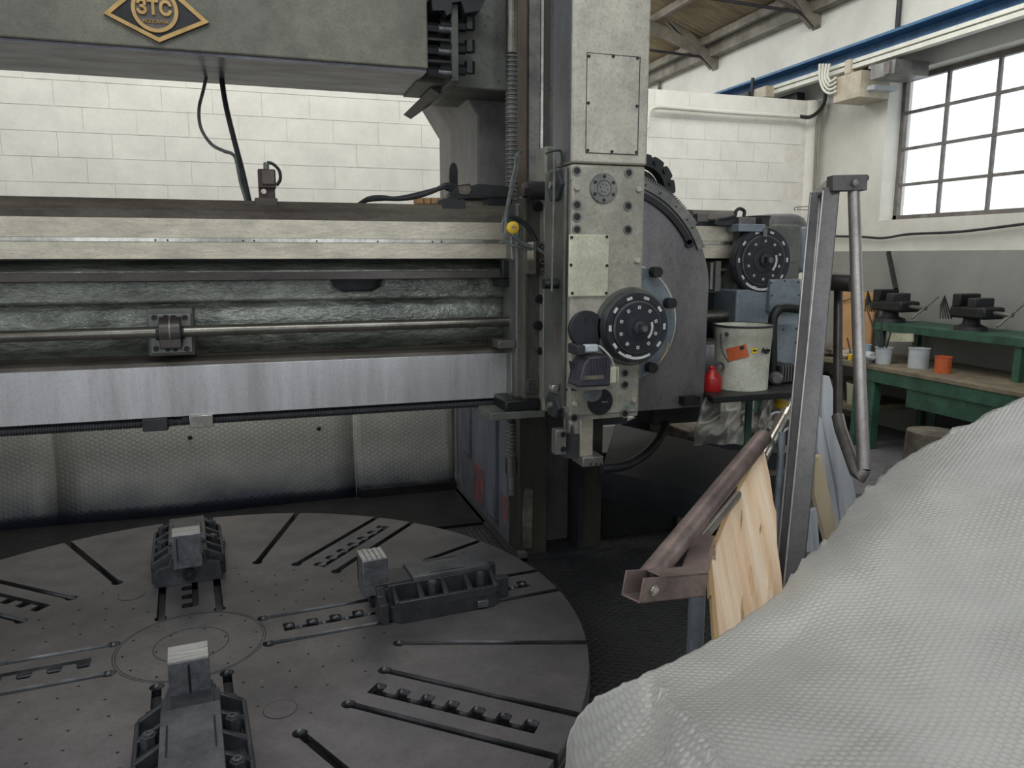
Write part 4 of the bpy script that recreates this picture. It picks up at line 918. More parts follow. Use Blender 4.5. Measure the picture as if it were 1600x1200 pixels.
def wrap(mb_w, mb_h, ang, zc, tilt, m, name, r=rb * 0.975, dz=0.0015):
    nn = 8; vs = []
    for j in range(2):
        for i in range(nn + 1):
            u_ = (i / nn - 0.5) * mb_w; v_ = (j - 0.5) * mb_h
            uu = u_ * cos(tilt) - v_ * sin(tilt); vv = u_ * sin(tilt) + v_ * cos(tilt)
            a = ang + uu / r
            for rr in (r + dz, r - 0.004): vs.append(bc + Vector((cos(a) * rr, sin(a) * rr, zc + vv)))
    fs = []
    for i in range(nn):
        a_, b_, c_, d_ = 2 * i, 2 * (i + 1), 2 * (nn + 1) + 2 * (i + 1), 2 * (nn + 1) + 2 * i
        fs.append((a_, b_, c_, d_))
    return build(name, MB().add(vs, fs), m, bk, smooth=0)
va = atan2(-bc.y, -bc.x)
wrap(0.1, 0.062, va - 0.18, hbk * 0.60, 0.3, 'orange', 'hazard_label')
wrap(0.028, 0.026, va + 0.42, hbk * 0.64, 0.0, 'yellow', 'logo_patch')
wrap(0.018, 0.008, va + 0.42, hbk * 0.64, 0.0, 'soot', 'logo_mark', dz=0.003)
wrap(0.02, 0.016, va - 0.02, hbk * 0.68, 0.5, 'soot', 'hazard_symbol', dz=0.003)
q = bc + Vector((cos(va + 0.88) * (rb + 0.002), sin(va + 0.88) * (rb + 0.002), hbk * 0.64))
text('Agip', 0.034, q, 'soot', bk, rot=(pi / 2, 0, va + 0.88 + pi / 2), ext=0.003, sx=0.95)
# red oil can
oc = root('oil_can', P(1108, 603, Y=3.2), 'small red oil can left of the white pail', 'oil can')
ob = P(1108, 603, Y=3.2); ob = Vector((ob.x, 3.18, zsf)); rr = 0.048
build('can_body', MB().lathe([(rr * 0.97, 0), (rr, 0.004), (rr, 0.055), (rr * 0.9, 0.07), (rr * 0.5, 0.088), (rr * 0.42, 0.105)], ob, (0, 0, 1), 28), 'red', oc)
build('can_cap', MB().lathe([(rr * 0.35, 0.1), (rr * 0.35, 0.115), (rr * 0.2, 0.12)], ob, (0, 0, 1), 16), 'red', oc)
build('can_spout', MB().tube([ob + Vector((-0.02, 0, 0.095)), ob + Vector((-0.06, 0, 0.105)), ob + Vector((-0.1, 0, 0.09))], 0.006), 'soot', oc)
build('can_handle', MB().tube([ob + Vector((0.01, -0.01, 0.11)), ob + Vector((0.03, -0.01, 0.135)), ob + Vector((0.055, -0.01, 0.12)), ob + Vector((0.045, -0.01, 0.09))], 0.005), 'soot', oc)
# small motor on shelf right
sm_ = root('pump_motor', P(1222, 603, Y=3.25), 'black ribbed pump motor with round steel end on the shelf right of the pail', 'motor')
a = P(1220, 572, Y=3.25); b = P(1244, 602, Y=3.25)
build('motor_body', MB().box(a.x, b.x, 3.25, 3.4, zsf + 0.002, a.z), 'soot', sm_, bev=0.005)
for k in range(5): build('cooling_fin', MB().box(a.x + 0.004 + k * 0.017, a.x + 0.012 + k * 0.017, 3.24, 3.26, zsf + 0.01, a.z + 0.004), 'steel', sm_)
build('motor_end', MB().lathe([(0.034, 0), (0.034, 0.04), (0.02, 0.055)], P(1211, 590, Y=3.25), (-0.5, -1, 0), 20), 'steel', sm_)
build('motor_neck', MB().cyl(P(1211, 590, Y=3.26), P(1222, 588, Y=3.3), 0.03), 'black', sm_)
build('motor_cable', MB().tube([P(x, y, Y=3.3) for x, y in ((1229, 573), (1233, 569), (1239, 570), (1242, 576))], 0.005), 'rubber', sm_)

# ================================================================ TURNTABLE
TC = Vector((-0.34, 3.15, 0.17)); TR = 1.60
tt = root('turntable', (TC.x, TC.y, 0), 'large round slotted cast iron turntable at floor level', 'turntable')


def pol(r, a): return (r * cos(a), r * sin(a))


GR = [5 + 45 * k for k in range(8)]; jaws_at = {5, 95, 185, 275}
slots = []      # (direction angle deg, lateral offset, inner radius)
for g_ in GR:
    r0_ = 0.29 if g_ in jaws_at else 0.83
    for s_ in (-1, 1): slots.append((g_, s_ * 0.12, r0_))
    slots.append((g_ + 22.5, 0.0, 0.84))
hw_ = 0.0165
cuts = []
for g_, off, r0_ in slots:
    d = Vector((cos(radians(g_)), sin(radians(g_)))); nv = Vector((-d.y, d.x))
    ro = sqrt(TR ** 2 - (abs(off)) ** 2)
    def pt(u_, v_): return tuple(d * u_ + nv * (off + v_))
    a_lo = atan2(*reversed(pt(sqrt(TR ** 2 - (off - hw_) ** 2), -hw_)))
    seq = [pt(sqrt(TR ** 2 - (off - hw_) ** 2), -hw_), pt(r0_ + 0.02, -hw_)]
    rk = 0.026
    for i in range(13):
        t_ = -0.7 - (2 * pi - 1.4) * i / 12
        seq.append(pt(r0_ + rk * cos(t_) , rk * sin(t_)))
    seq += [pt(r0_ + 0.02, hw_), pt(sqrt(TR ** 2 - (off + hw_) ** 2), hw_)]
    cuts.append((a_lo % (2 * pi), atan2(seq[-1][1], seq[-1][0]) % (2 * pi), seq))
cuts.sort()
outline = []
for i, (a0, a1_, seq) in enumerate(cuts):
    outline += seq
    an = cuts[(i + 1) % len(cuts)][0]
    if an < a1_: an += 2 * pi
    k = max(2, int((an - a1_) / 0.03))
    for j in range(1, k): outline.append(pol(TR, a1_ + (an - a1_) * j / k))
holes = []
combs = []
for g_ in GR:
    d = Vector((cos(radians(g_)), sin(radians(g_)))); nv = Vector((-d.y, d.x))
    r0_ = 0.38 if g_ in jaws_at else 0.87
    npk = int(round((1.48 - r0_) / 0.0985)) + 1
    lo = [(r0_ - 0.02, -0.035)]; up = []
    re = r0_ + (npk - 1) * 0.0985 + 0.03
    lo.append((re, -0.035))
    for k in range(npk):
        c_ = r0_ + k * 0.0985
        up += [(c_ - 0.024, -0.008 if k else -0.035), (c_ - 0.022, 0.03), (c_ - 0.014, 0.037), (c_ + 0.016, 0.037), (c_ + 0.026, 0.03), (c_ + 0.028, -0.008)]
    up = up[1:]; up[0] = (r0_ - 0.02, 0.03); up[-1] = (re, -0.008)
    pts = lo + up[::-1]
    combs.append([tuple(d * u_ + nv * v_) for u_, v_ in pts])
holes += combs
def clear(x, y):
    for g_, off, r0_ in slots:
        d = Vector((cos(radians(g_)), sin(radians(g_)))); nv = Vector((-d.y, d.x)); p_ = Vector((x, y))
        u_ = p_.dot(d); v_ = p_.dot(nv) - off
        if u_ > r0_ - 0.05 and abs(v_) < 0.05: return False
    for g_ in GR:
        d = Vector((cos(radians(g_)), sin(radians(g_)))); nv = Vector((-d.y, d.x)); p_ = Vector((x, y))
        if p_.dot(d) > (0.33 if g_ in jaws_at else 0.82) and abs(p_.dot(nv)) < 0.06: return False
    return True
for r_, n_, ph in ((0.13, 6, 0.2), (0.25, 12, 0.1), (0.42, 16, 0.12), (0.5, 24, 0.05), (0.6, 24, 0.18), (0.69, 24, 0.02), (0.77, 16, 0.2)):
    for i in range(n_):
        x, y = pol(r_, ph + 2 * pi * i / n_)
        if clear(x, y): holes.append([(x + 0.0058 * cos(t_), y + 0.0058 * sin(t_)) for t_ in [pi * k / 4 for k in range(8)]])


def plate(name, outl, hls, z0, z1, m, parent):
    cu = bpy.data.curves.new(name, 'CURVE'); cu.dimensions = '2D'; cu.fill_mode = 'BOTH'; cu.extrude = (z1 - z0) / 2
    for lp in [outl] + hls:
        s_ = cu.splines.new('POLY'); s_.points.add(len(lp) - 1)
        for i, (x, y) in enumerate(lp): s_.points[i].co = (x, y, 0, 1)
        s_.use_cyclic_u = True
    o = bpy.data.objects.new(name, cu); COL.objects.link(o); bpy.context.view_layer.update()
    me = bpy.data.meshes.new_from_object(o.evaluated_get(bpy.context.evaluated_depsgraph_get())); bpy.data.objects.remove(o)
    bm = bmesh.new(); bm.from_mesh(me); bmesh.ops.remove_doubles(bm, verts=bm.verts, dist=0.0004); bmesh.ops.recalc_face_normals(bm, faces=bm.faces); bm.to_mesh(me); bm.free()
    me.materials.clear(); me.materials.append(G[m]); me.materials.append(mat('dark slot wall', C3(70, 70, 72), C3(44, 44, 46), 0.3, 0.6, 9))  # upright faces of slots and holes take a darker metal
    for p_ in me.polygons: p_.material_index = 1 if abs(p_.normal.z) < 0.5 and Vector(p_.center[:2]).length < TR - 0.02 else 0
    return put(name, me, (TC.x, TC.y, (z0 + z1) / 2), parent)
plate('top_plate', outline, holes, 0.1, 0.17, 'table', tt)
build('under_disc', MB().lathe([(TR - 0.012, 0.0), (TR - 0.012, 0.035)], (TC.x, TC.y, 0.035), (0, 0, 1), 96), 'black', tt)
build('table_skirt', MB().lathe([(TR - 0.03, 0), (TR - 0.03, 0.04)], (TC.x, TC.y, 0.0), (0, 0, 1), 96), 'soot', tt)
for r_ in (0.14, 0.275, 0.285):
    build('turned_groove', MB().lathe([(r_, 0), (r_, 0.0006), (r_ + 0.003, 0.0006), (r_ + 0.003, 0)], (TC.x, TC.y, 0.1699), (0, 0, 1), 64), 'soot', tt)
for (a, b) in ((438, 1108), (205, 930)):
    q = P(a, b, Z=0.17)
    pg = build('blanking_plug', MB().lathe([(0.058, 0), (0.058, 0.0008)], (q.x, q.y, 0.17), (0, 0, 1), 32), 'soot', tt)
    build('plug_face', MB().lathe([(0.0555, 0), (0.0555, 0.0014)], (q.x, q.y, 0.17), (0, 0, 1), 32).lathe([(0.004, 0.001), (0.004, 0.0018)], (q.x, q.y, 0.17), (0, 0, 1), 8), 'table', pg)
# rim edge line
build('rim_edge', MB().lathe([(TR - 0.004, 0), (TR + 0.006, 0.0), (TR + 0.006, 0.028), (TR - 0.004, 0.028)], (TC.x, TC.y, 0.09), (0, 0, 1), 128), 'table', tt)


# ---- chuck jaws
def make_jaw(th, r0_, label, first=None):
    z0 = 0.17
    ang = radians(th)
    M = Matrix.Translation((TC.x + r0_ * cos(ang), TC.y + r0_ * sin(ang), z0)) @ Matrix.Rotation(ang, 4, 'Z')
    o = bpy.data.objects.new('chuck_jaw', None); COL.objects.link(o); o.location = M.translation; o.rotation_euler = (0, 0, ang)
    tag(o, label, 'chuck jaw', 'chuck jaws on the turntable')
    if first:
        for ch in first.children:
            c = ch.copy(); COL.objects.link(c); c.parent = o
            for g_ in ch.children: d_ = g_.copy(); COL.objects.link(d_); d_.parent = c
        return o

    def bl_(name, mb, m, bev=0, par=None, smooth=40):
        me = mb.mesh(name, G[m] if isinstance(m, str) else m, smooth=smooth); c = bpy.data.objects.new(name, me); COL.objects.link(c); c.parent = par or o
        if bev: md = c.modifiers.new('bevel', 'BEVEL'); md.width = bev; md.segments = 2; md.limit_method = 'ANGLE'; md.angle_limit = radians(45)
        return c
    oct_ = [(0.09, -0.12), (0.135, -0.168), (0.56, -0.168), (0.6, -0.14), (0.6, 0.14), (0.56, 0.168), (0.135, 0.168), (0.09, 0.12)]
    body = bl_('jaw_body', MB().prism(oct_, 'Z', 0.0, 0.072), 'jaw', 0.004)
    # outer wall and ribs around the bolt pockets
    for s_ in (-1, 1):
        w = MB().prism([(s_ * 0.146, 0.06), (s_ * 0.1685, 0.06), (s_ * 0.1665, 0.098), (s_ * 0.152, 0.102)], 'X', 0.128, 0.572)
        bl_('side_wall', w, 'jaw', 0.004)
        for uc, wd_ in ((0.125, 0.022), (0.235, 0.026), (0.345, 0.026), (0.455, 0.026), (0.575, 0.024)):
            a_ = [(uc - wd_ / 2, s_ * 0.085, 0.06), (uc + wd_ / 2, s_ * 0.085, 0.06), (uc + wd_ / 2 * .7, s_ * 0.085, 0.142), (uc - wd_ / 2 * .7, s_ * 0.085, 0.142)]
            b_ = [(uc - wd_ / 2, s_ * 0.162, 0.06), (uc + wd_ / 2, s_ * 0.162, 0.06), (uc + wd_ / 2, s_ * 0.16, 0.1), (uc - wd_ / 2, s_ * 0.16, 0.1)]
            bl_('rib', MB().hexa(a_, b_), 'jaw', 0.005)
        for k, uc in enumerate((0.18, 0.29, 0.4, 0.515)):
            if k == 0:
                bl_('pocket_washer', MB().lathe([(0.024, 0), (0.024, 0.006), (0.011, 0.006), (0.011, 0.001)], (uc, s_ * 0.118, 0.072), (0, 0, 1), 20), 'jaw')
            elif k in (1, 3):
                n_ = bl_('hex_nut', MB().cyl((uc, s_ * 0.118, 0.07), (uc, s_ * 0.118, 0.145), 0.024, n=6), 'jaw', 0.0015)
                bl_('stud', MB().lathe([(0.014, 0), (0.014, 0.006), (0.008, 0.006), (0.008, 0.002)], (uc, s_ * 0.118, 0.1445), (0, 0, 1), 16), 'nut', 0, n_)
    bl_('centre_block', MB().box(0.1, 0.585, -0.088, 0.088, 0.07, 0.146), 'jaw', 0.003)
    bl_('slide_block', MB().box(0.07, 0.24, -0.075, 0.075, -0.0, 0.13).box(0.05, 0.26, -0.07, 0.07, 0.12, 0.152), 'jaw', 0.003)
    bl_('top_plate', MB().box(0.215, 0.57, -0.086, 0.086, 0.146, 0.166), mat('jaw top plate', C3(112, 112, 116), C3(78, 79, 83), 0.4, 0.4, 6), 0.002)
    for s_ in (-1, 1): bl_('plate_groove', MB().box(0.3, 0.46, s_ * 0.066 - 0.003, s_ * 0.066 + 0.003, 0.1655, 0.167), 'black')
    jb_ = bl_('jaw_block', MB().box(0.0, 0.11, -0.063, 0.063, 0.1, 0.262), 'jaw_face', 0.003)
    tp = MB()
    for k in range(5): tp.box(0.002 + k * 0.0216, 0.02 + k * 0.0216, -0.061, 0.061, 0.258, 0.268 + 0.0015 * (k % 2))
    bl_('serrated_top', tp, 'jaw_bright', 0.001, jb_)
    bl_('face_slot', MB().box(0.1085, 0.1115, -0.004, 0.004, 0.15, 0.25), 'black', 0, jb_)
    bl_('face_slot', MB().box(-0.0015, 0.0015, 0.04, 0.046, 0.14, 0.25), 'black', 0, jb_)
    # inner end plate with round hole
    fp = MB().prism([(-0.15, 0.0), (0.15, 0.0), (0.14, 0.085), (0.085, 0.1), (0.075, 0.14), (-0.075, 0.14), (-0.085, 0.1), (-0.14, 0.085)], 'X', 0.055, 0.09)
    bl_('inner_plate', fp, 'jaw', 0.003)
    bl_('key_bolt', MB().box(0.48, 0.53, -0.182, -0.165, 0.012, 0.045), 'nut', 0.003)
    bl_('end_hook', MB().box(0.595, 0.66, -0.1, -0.06, 0.0, 0.1), 'jaw', 0.004); bl_('end_hook', MB().box(0.595, 0.66, 0.06, 0.1, 0.0, 0.1), 'jaw', 0.004)
    bl_('screw_end', MB().lathe([(0.03, 0), (0.03, 0.02), (0.016, 0.02), (0.016, 0.004)], (0.062, 0, 0.05), (-1, 0, 0), 20), 'black')
    return o
j1 = make_jaw(5, 0.69, 'blue grey chuck jaw on the turntable in front of the column')
make_jaw(95, 0.575, 'blue grey chuck jaw at the back of the turntable near the splash guard', j1)
make_jaw(-85, 0.54, 'large blue grey chuck jaw nearest the camera at the lower left', j1)

# splash guard
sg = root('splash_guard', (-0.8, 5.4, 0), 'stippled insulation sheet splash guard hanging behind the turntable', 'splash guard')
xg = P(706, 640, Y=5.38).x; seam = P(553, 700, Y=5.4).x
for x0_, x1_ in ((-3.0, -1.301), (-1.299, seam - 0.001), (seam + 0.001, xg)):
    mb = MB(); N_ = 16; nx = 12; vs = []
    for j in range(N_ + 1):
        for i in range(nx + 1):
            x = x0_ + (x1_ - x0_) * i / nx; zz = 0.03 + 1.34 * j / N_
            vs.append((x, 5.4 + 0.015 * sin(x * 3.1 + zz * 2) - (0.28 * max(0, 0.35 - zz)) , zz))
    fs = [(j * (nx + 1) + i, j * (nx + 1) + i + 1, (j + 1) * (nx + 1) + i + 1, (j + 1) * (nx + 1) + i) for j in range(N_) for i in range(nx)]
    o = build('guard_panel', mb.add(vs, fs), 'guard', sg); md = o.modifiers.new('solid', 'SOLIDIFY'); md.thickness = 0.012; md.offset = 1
build('guard_edge', MB().box(xg - 0.004, xg + 0.014, 5.36, 5.42, 0.14, 1.37), 'bright', sg)
rv_ = MB().lathe([(0.016, 0), (0.012, 0.006)], (0, 0, 0), (0, -1, 0), 10).mesh('rivet_washer', G['black'])
for xx, yy in ((297, 684), (498, 670), (633, 659)): put('rivet_washer', rv_, P(xx, yy, Y=5.39), sg)
build('dark_floor_slab', MB().box(-3, 1.3, 4.55, 5.4, 0.0, 0.03), 'black', sg)  # black slab covers the floor between turntable and guard
build('skirt_edge', MB().box(0.6, 1.29, 5.28, 5.36, 0.03, 0.09), 'black', sg)

# ================================================================ clutter right of the column
cp = root('chip_pan', P(1050, 760, Y=4.4), 'dark bent steel chip pan leaning beside the column', 'chip pan')
def D(px, py, d): return P(px, py, D=d)
build('pan_sheet', MB().slab([D(962, 662, 4.6), D(1060, 688, 4.5), D(1180, 712, 4.3), D(1150, 790, 3.9), D(1055, 760, 4.0), D(940, 735, 4.1)], (0, 0.01, -0.015)), 'plate', cp)
build('pan_front', MB().slab([D(940, 735, 4.1), D(1055, 760, 4.0), D(1150, 790, 3.9), D(1150, 820, 3.95), D(1030, 800, 4.05), D(942, 775, 4.15)], (0.0, 0.012, -0.012)), 'plate', cp)
build('pan_box', MB().box(1.9, 3.05, 4.1, 4.75, 0.0, 0.55), 'black', cp, bev=0.01)
sd = MB().slab([D(960, 668, 5.2), D(1022, 640, 5.2), D(1030, 690, 5.2), D(1000, 700, 5.2)], (0, 0.02, 0))
build('pan_side', sd, 'plate', cp)
build('hose', MB().tube([D(x, y, d) for x, y, d in ((1046, 632, 4.4), (1043, 650, 4.3), (1030, 685, 4.1), (1005, 712, 4.0), (975, 728, 3.9), (940, 732, 3.85))], 0.024, n=10), 'rubber', label='thick black corrugated hose curving down below the swivel plate', cat='hose')
build('car_door_panel', MB().slab([D(1016, 640, 6.6), D(1078, 634, 6.6), D(1080, 710, 6.6), D(1024, 712, 6.6)], (0, 0.03, 0)), 'cup', label='pale blue ribbed panel far behind the swivel plate', cat='panel')
for k in range(3):
    pass
# poly bag over crate
cr2 = root('storage_crate', D(1160, 690, 4.3), 'dark wooden crate of oddments under the bracket shelf', 'crate')
c = D(1160, 700, 4.4)
build('crate_body', MB().box(c.x - 0.15, c.x + 0.55, 4.0, 4.5, 0.0, 0.66), 'junk', cr2, bev=0.01)
for k in range(4): build('crate_slat', MB().box(c.x - 0.155, c.x + 0.555, 3.98, 4.0, 0.08 + 0.15 * k, 0.18 + 0.15 * k), 'soot', cr2)
# film: lumpy blob
def blob(name, c, r, m, seed, **kw):
    bm = bmesh.new(); bmesh.ops.create_icosphere(bm, subdivisions=4, radius=1)
    mb = MB(); vs = []
    for v in bm.verts:
        n_ = noise.noise(v.co * 1.7 + Vector((seed, 0, 0))) * 0.3 + noise.noise(v.co * 4 + Vector((seed, 3, 0))) * 0.12
        p_ = v.co * (1 + n_); vs.append((c[0] + p_.x * r[0], c[1] + p_.y * r[1], c[2] + p_.z * r[2]))
    fs = [[v.index for v in f.verts] for f in bm.faces]; bm.free()
    return build(name, mb.add(vs, fs), m, smooth=180, **kw)
def veil(corners, dpt, nu, nv, seed, lab):
    (x0, y0), (x1, y1), (x2, y2), (x3, y3) = corners; vs = []
    for j in range(nv + 1):
        for i in range(nu + 1):
            u_, v_ = i / nu, j / nv
            px = (x0 * (1 - u_) + x1 * u_) * (1 - v_) + (x3 * (1 - u_) + x2 * u_) * v_
            py = (y0 * (1 - u_) + y1 * u_) * (1 - v_) + (y3 * (1 - u_) + y2 * u_) * v_
            k_ = noise.noise(Vector((u_ * 3 + seed, v_ * 2.2, 0)))
            r_ = 1 - abs(noise.noise(Vector((u_ * 5 + v_ * 3, v_ * 3 - u_ * 2, seed)))) * 2
            vs.append(D(px + k_ * 9, py + k_ * 5, dpt + k_ * 0.12 - r_ * 0.05 - 0.1 * sin(pi * u_)))
    fs = [(j * (nu + 1) + i, j * (nu + 1) + i + 1, (j + 1) * (nu + 1) + i + 1, (j + 1) * (nu + 1) + i) for j in range(nv) for i in range(nu)]
    return build('plastic_sheet', MB().add(vs, fs), 'film', label=lab, cat='plastic sheet', smooth=180)
veil([(1106, 622), (1172, 616), (1158, 694), (1080, 694)], 3.75, 40, 40, 1.3, 'cloudy plastic sheet hanging left of the green post')
veil([(1178, 616), (1216, 612), (1206, 668), (1182, 690)], 3.8, 30, 30, 6.1, 'cloudy plastic sheet hanging right of the green post')
yl = D(1222, 636, 3.9)
build('yellow_dish', MB().lathe([(0.055, 0), (0.06, 0.012), (0.05, 0.03)], yl, (0.2, -0.2, 1), 20), 'yellow', label='yellow plastic dish lying in the clutter behind the steel frame', cat='dish')
c = D(1203, 655, 3.8)
build('red_packet', MB().obox if False else MB().slab([c + Vector((-0.06, 0, -0.02)), c + Vector((0.05, 0, 0.0)), c + Vector((0.06, 0.02, 0.035)), c + Vector((-0.05, 0.02, 0.02))], (0, 0.04, 0)), mat('faded red card', C3(156, 84, 78), C3(180, 150, 140), 0.7, 0, 40), label='faded red and white packet below the yellow dish', cat='packet')
c = D(1214, 660, 3.75)
build('tape_reel', MB().ringlathe([(0.05, 0), (0.055, 0.02), (0.045, 0.02), (0.04, 0.0)], c, (-0.3, -1, 0.3), 24), 'tin', label='white plastic ring beside the red packet', cat='ring')

# ================================================================ far work area on the right (under the window)
fb_ = root('work_bench', (5.4, 5.4, 0), 'green steel work bench against the side wall under the window', 'workbench')
zbn = P(1370, 573, X=5.1).z
yb0, yb1 = 2.9, P(1352, 573, X=5.1).y
build('bench_top', MB().box(5.1, 5.97, yb0, yb1, zbn - 0.035, zbn), 'bench_top', fb_, bev=0.004)
build('bench_apron', MB().box(5.11, 5.15, yb0, yb1, zbn - 0.14, zbn - 0.035), 'green', fb_)
for y_ in (yb1 - 0.06, (yb0 + yb1) / 2, yb0 + 0.06):
    build('leg', MB().box(5.12, 5.2, y_ - 0.04, y_ + 0.04, 0, zbn - 0.035), 'green', fb_, bev=0.004)
    build('leg', MB().box(5.85, 5.93, y_ - 0.04, y_ + 0.04, 0, zbn - 0.035), 'green', fb_, bev=0.004)
build('bench_drawer', MB().box(5.13, 5.7, yb0 + 0.3, yb1 - 0.45, zbn - 0.3, zbn - 0.14), 'green', fb_, bev=0.004)
build('back_panel', MB().box(5.86, 5.9, yb0 + 0.1, yb1 - 0.1, 0.1, zbn - 0.2), 'plate', fb_)
rk_ = root('bench_riser', (5.7, 5, zbn), 'green raised shelf standing at the back of the work bench', 'shelf unit')
yr1 = P(1366, 510, X=5.45).y; zr_ = P(1380, 505, X=5.45).z
build('riser_top', MB().box(5.45, 5.97, yb0, yr1, zr_ - 0.07, zr_), 'green', rk_, bev=0.004)
for y_ in (yr1 - 0.05, yb0 + 0.05, (yr1 + yb0) / 2): build('leg', MB().box(5.47, 5.52, y_ - 0.03, y_ + 0.03, zbn, zr_ - 0.07), 'green', rk_); build('leg', MB().box(5.9, 5.95, y_ - 0.03, y_ + 0.03, zbn, zr_ - 0.07), 'green', rk_)
# drilling vice / tool heap on riser
def tool_heap(y, lab, s=1.0):
    t_ = root('bench_vice', (5.65, y, zr_), lab, 'machine tool')
    build('vice_base', MB().lathe([(0.13 * s, 0), (0.12 * s, 0.03), (0.07 * s, 0.05), (0.06 * s, 0.1)], (5.65, y, zr_), (0, 0, 1), 20), 'soot', t_)
    build('vice_body', MB().box(5.55, 5.78, y - 0.2 * s, y + 0.14 * s, zr_ + 0.1, zr_ + 0.2), 'black', t_, bev=0.02)
    build('fixed_jaw', MB().box(5.55, 5.78, y + 0.04 * s, y + 0.12 * s, zr_ + 0.19, zr_ + 0.3), 'black', t_, bev=0.01)
    build('moving_jaw', MB().box(5.56, 5.77, y - 0.1 * s, y - 0.02 * s, zr_ + 0.19, zr_ + 0.27), 'soot', t_, bev=0.01)
    build('screw', MB().cyl((5.66, y - 0.36 * s, zr_ + 0.15), (5.66, y, zr_ + 0.15), 0.02), 'steel', t_)
    build('handle', MB().cyl((5.52, y - 0.35 * s, zr_ + 0.06), (5.8, y - 0.35 * s, zr_ + 0.25), 0.01), 'steel', t_)
    for k in range(5): build('spring_arm', MB().cyl((5.6, y + 0.15 + 0.03 * k, zr_ + 0.08), (5.55 + 0.03 * k, y + 0.2 + 0.035 * k, zr_ + 0.28 - 0.02 * k), 0.006), 'black', t_)
    return t_
tool_heap(P(1392, 480, X=5.65).y, 'black bench vice with spikes on the green raised shelf', 1.1)
tool_heap(P(1520, 480, X=5.65).y, 'second black bench vice further right on the green raised shelf', 1.0)
build('steel_bar', MB().beam(P(1388, 394, X=5.9), P(1400, 452, X=5.75), 0.035, 0.035), 'black', label='black square bar leaning on the wall behind the bench vice', cat='bar')
build('hardboard_sheet', MB().slab([P(1306, 455, X=5.9), P(1372, 457, X=5.9), P(1362, 505, X=5.88), P(1357, 560, X=5.8), P(1306, 560, X=5.8)], (0.02, 0, 0)), 'cardboard', label='torn brown hardboard sheet leaning against the grey wall', cat='board')
build('board_fold', MB().tube([P(1310, 466, X=5.87), P(1318, 470, X=5.87), P(1332, 466, X=5.87), P(1350, 469, X=5.87), P(1364, 472, X=5.87)], 0.006, n=5), 'junk', label='dark string sagging across the hardboard sheet', cat='string')
def pot(name, px0, px1, py0, py1, X_, m, lab, cat, taper=0.85):
    a = P(px0, py1, X=X_); b = P(px1, py1, X=X_); cpt = P((px0 + px1) / 2, py1, X=X_); d_ = (cpt - O).dot(fv)
    r = (px1 - px0) / 2 * d_ / 1200; h = P((px0 + px1) / 2, py0, X=X_).z - cpt.z; zz = zbn
    t_ = root(name, (cpt.x, cpt.y, zz), lab, cat)
    build('body', MB().lathe([(r * taper, 0), (r, h), (r * 0.93, h), (r * taper * 0.9, 0.01)], (cpt.x, cpt.y, zz), (0, 0, 1), 20), m, t_)
    build('rim', MB().ringlathe([(r, h - 0.008), (r * 1.06, h - 0.004), (r * 1.06, h), (r, h)], (cpt.x, cpt.y, zz), (0, 0, 1), 20), m, t_)
    return t_, Vector((cpt.x, cpt.y, zz)), r, h
pt_, c_, r_, h_ = pot('plastic_pot', 1367, 1392, 544, 570, 5.3, 'tin', 'white plastic pot holding brushes on the green work bench', 'pot')
for k, (dx, dy, L) in enumerate(((0.02, 0.25, 0.3), (0.04, 0.1, 0.22), (-0.02, 0.05, 0.16), (0.03, -0.03, 0.14))):
    build('paint_brush', MB().cyl((c_.x, c_.y, c_.z + h_ * 0.35), (c_.x + dx, c_.y + dy, c_.z + h_ + L), 0.011, 0.007), 'soot', label=['longest dark brush in the white pot, leaning left', 'dark brush leaning behind the longest one in the white pot', 'short dark brush upright in the white pot', 'shortest dark brush at the right of the white pot'][k], cat='brush', group='brushes in the pot')
pot('plastic_cup', 1349, 1361, 533, 553, 5.5, 'cup', 'pale blue plastic cup beside the brush pot on the bench', 'cup')
pot('paint_tin', 1420, 1450, 535, 566, 5.4, 'tin', 'white tin on the bench, first tin right of the brush pot', 'tin', 1.0)
pot('paint_tin', 1462, 1486, 540, 566, 5.35, 'orange', 'orange tin on the bench near its middle', 'tin', 1.0)
build('sign_plate', MB().slab([P(1388, 521, X=5.42), P(1425, 521, X=5.42), P(1425, 534, X=5.42), P(1386, 534, X=5.42)], (0.02, 0, 0)), 'cream', label='pale card leaning against the raised green shelf', cat='card')
for k, (px, py, s_, m_) in enumerate(((1310, 548, 0.09, 'tin'), (1325, 545, 0.08, 'tin'), (1338, 556, 0.09, 'junk'), (1322, 563, 0.08, 'beige'))):
    q = P(px, py, X=5.3)
    pass
# second low table with stacked stuff behind frame
tb2 = root('low_table', (5.4, 6.8, 0), 'low cluttered wooden table left of the green work bench', 'table')
ya_, yb_ = yb1 + 0.06, 7.1
build('table_top', MB().box(5.1, 5.95, ya_, yb_, zbn - 0.04, zbn), 'bench_top', tb2)
for (xx, yy) in ((5.14, ya_ + 0.05), (5.14, yb_ - 0.05), (5.9, ya_ + 0.05), (5.9, yb_ - 0.05)): build('leg', MB().box(xx - 0.03, xx + 0.03, yy - 0.03, yy + 0.03, 0, zbn - 0.04), 'green', tb2)
build('lower_shelf', MB().box(5.14, 5.9, ya_ + 0.02, yb_ - 0.02, 0.3, 0.34), 'bench_top', tb2)
labs = ['white rag heaped on the low table left of the bench', 'pale grey carton on the low table', 'brown lumpy sack on the low table', 'beige folded cloth on the low table edge']
for k, (y_, s_, m_) in enumerate(((ya_ + 0.12, 0.1, 'tin'), (ya_ + 0.34, 0.09, 'beige'), (ya_ + 0.55, 0.11, 'junk'), (ya_ + 0.75, 0.09, 'cream'))):
    blob('rag', (5.25, y_, zbn + s_ * 0.45), (s_, s_, s_ * 0.5), m_, k * 3.0, label=labs[k], cat='rag')
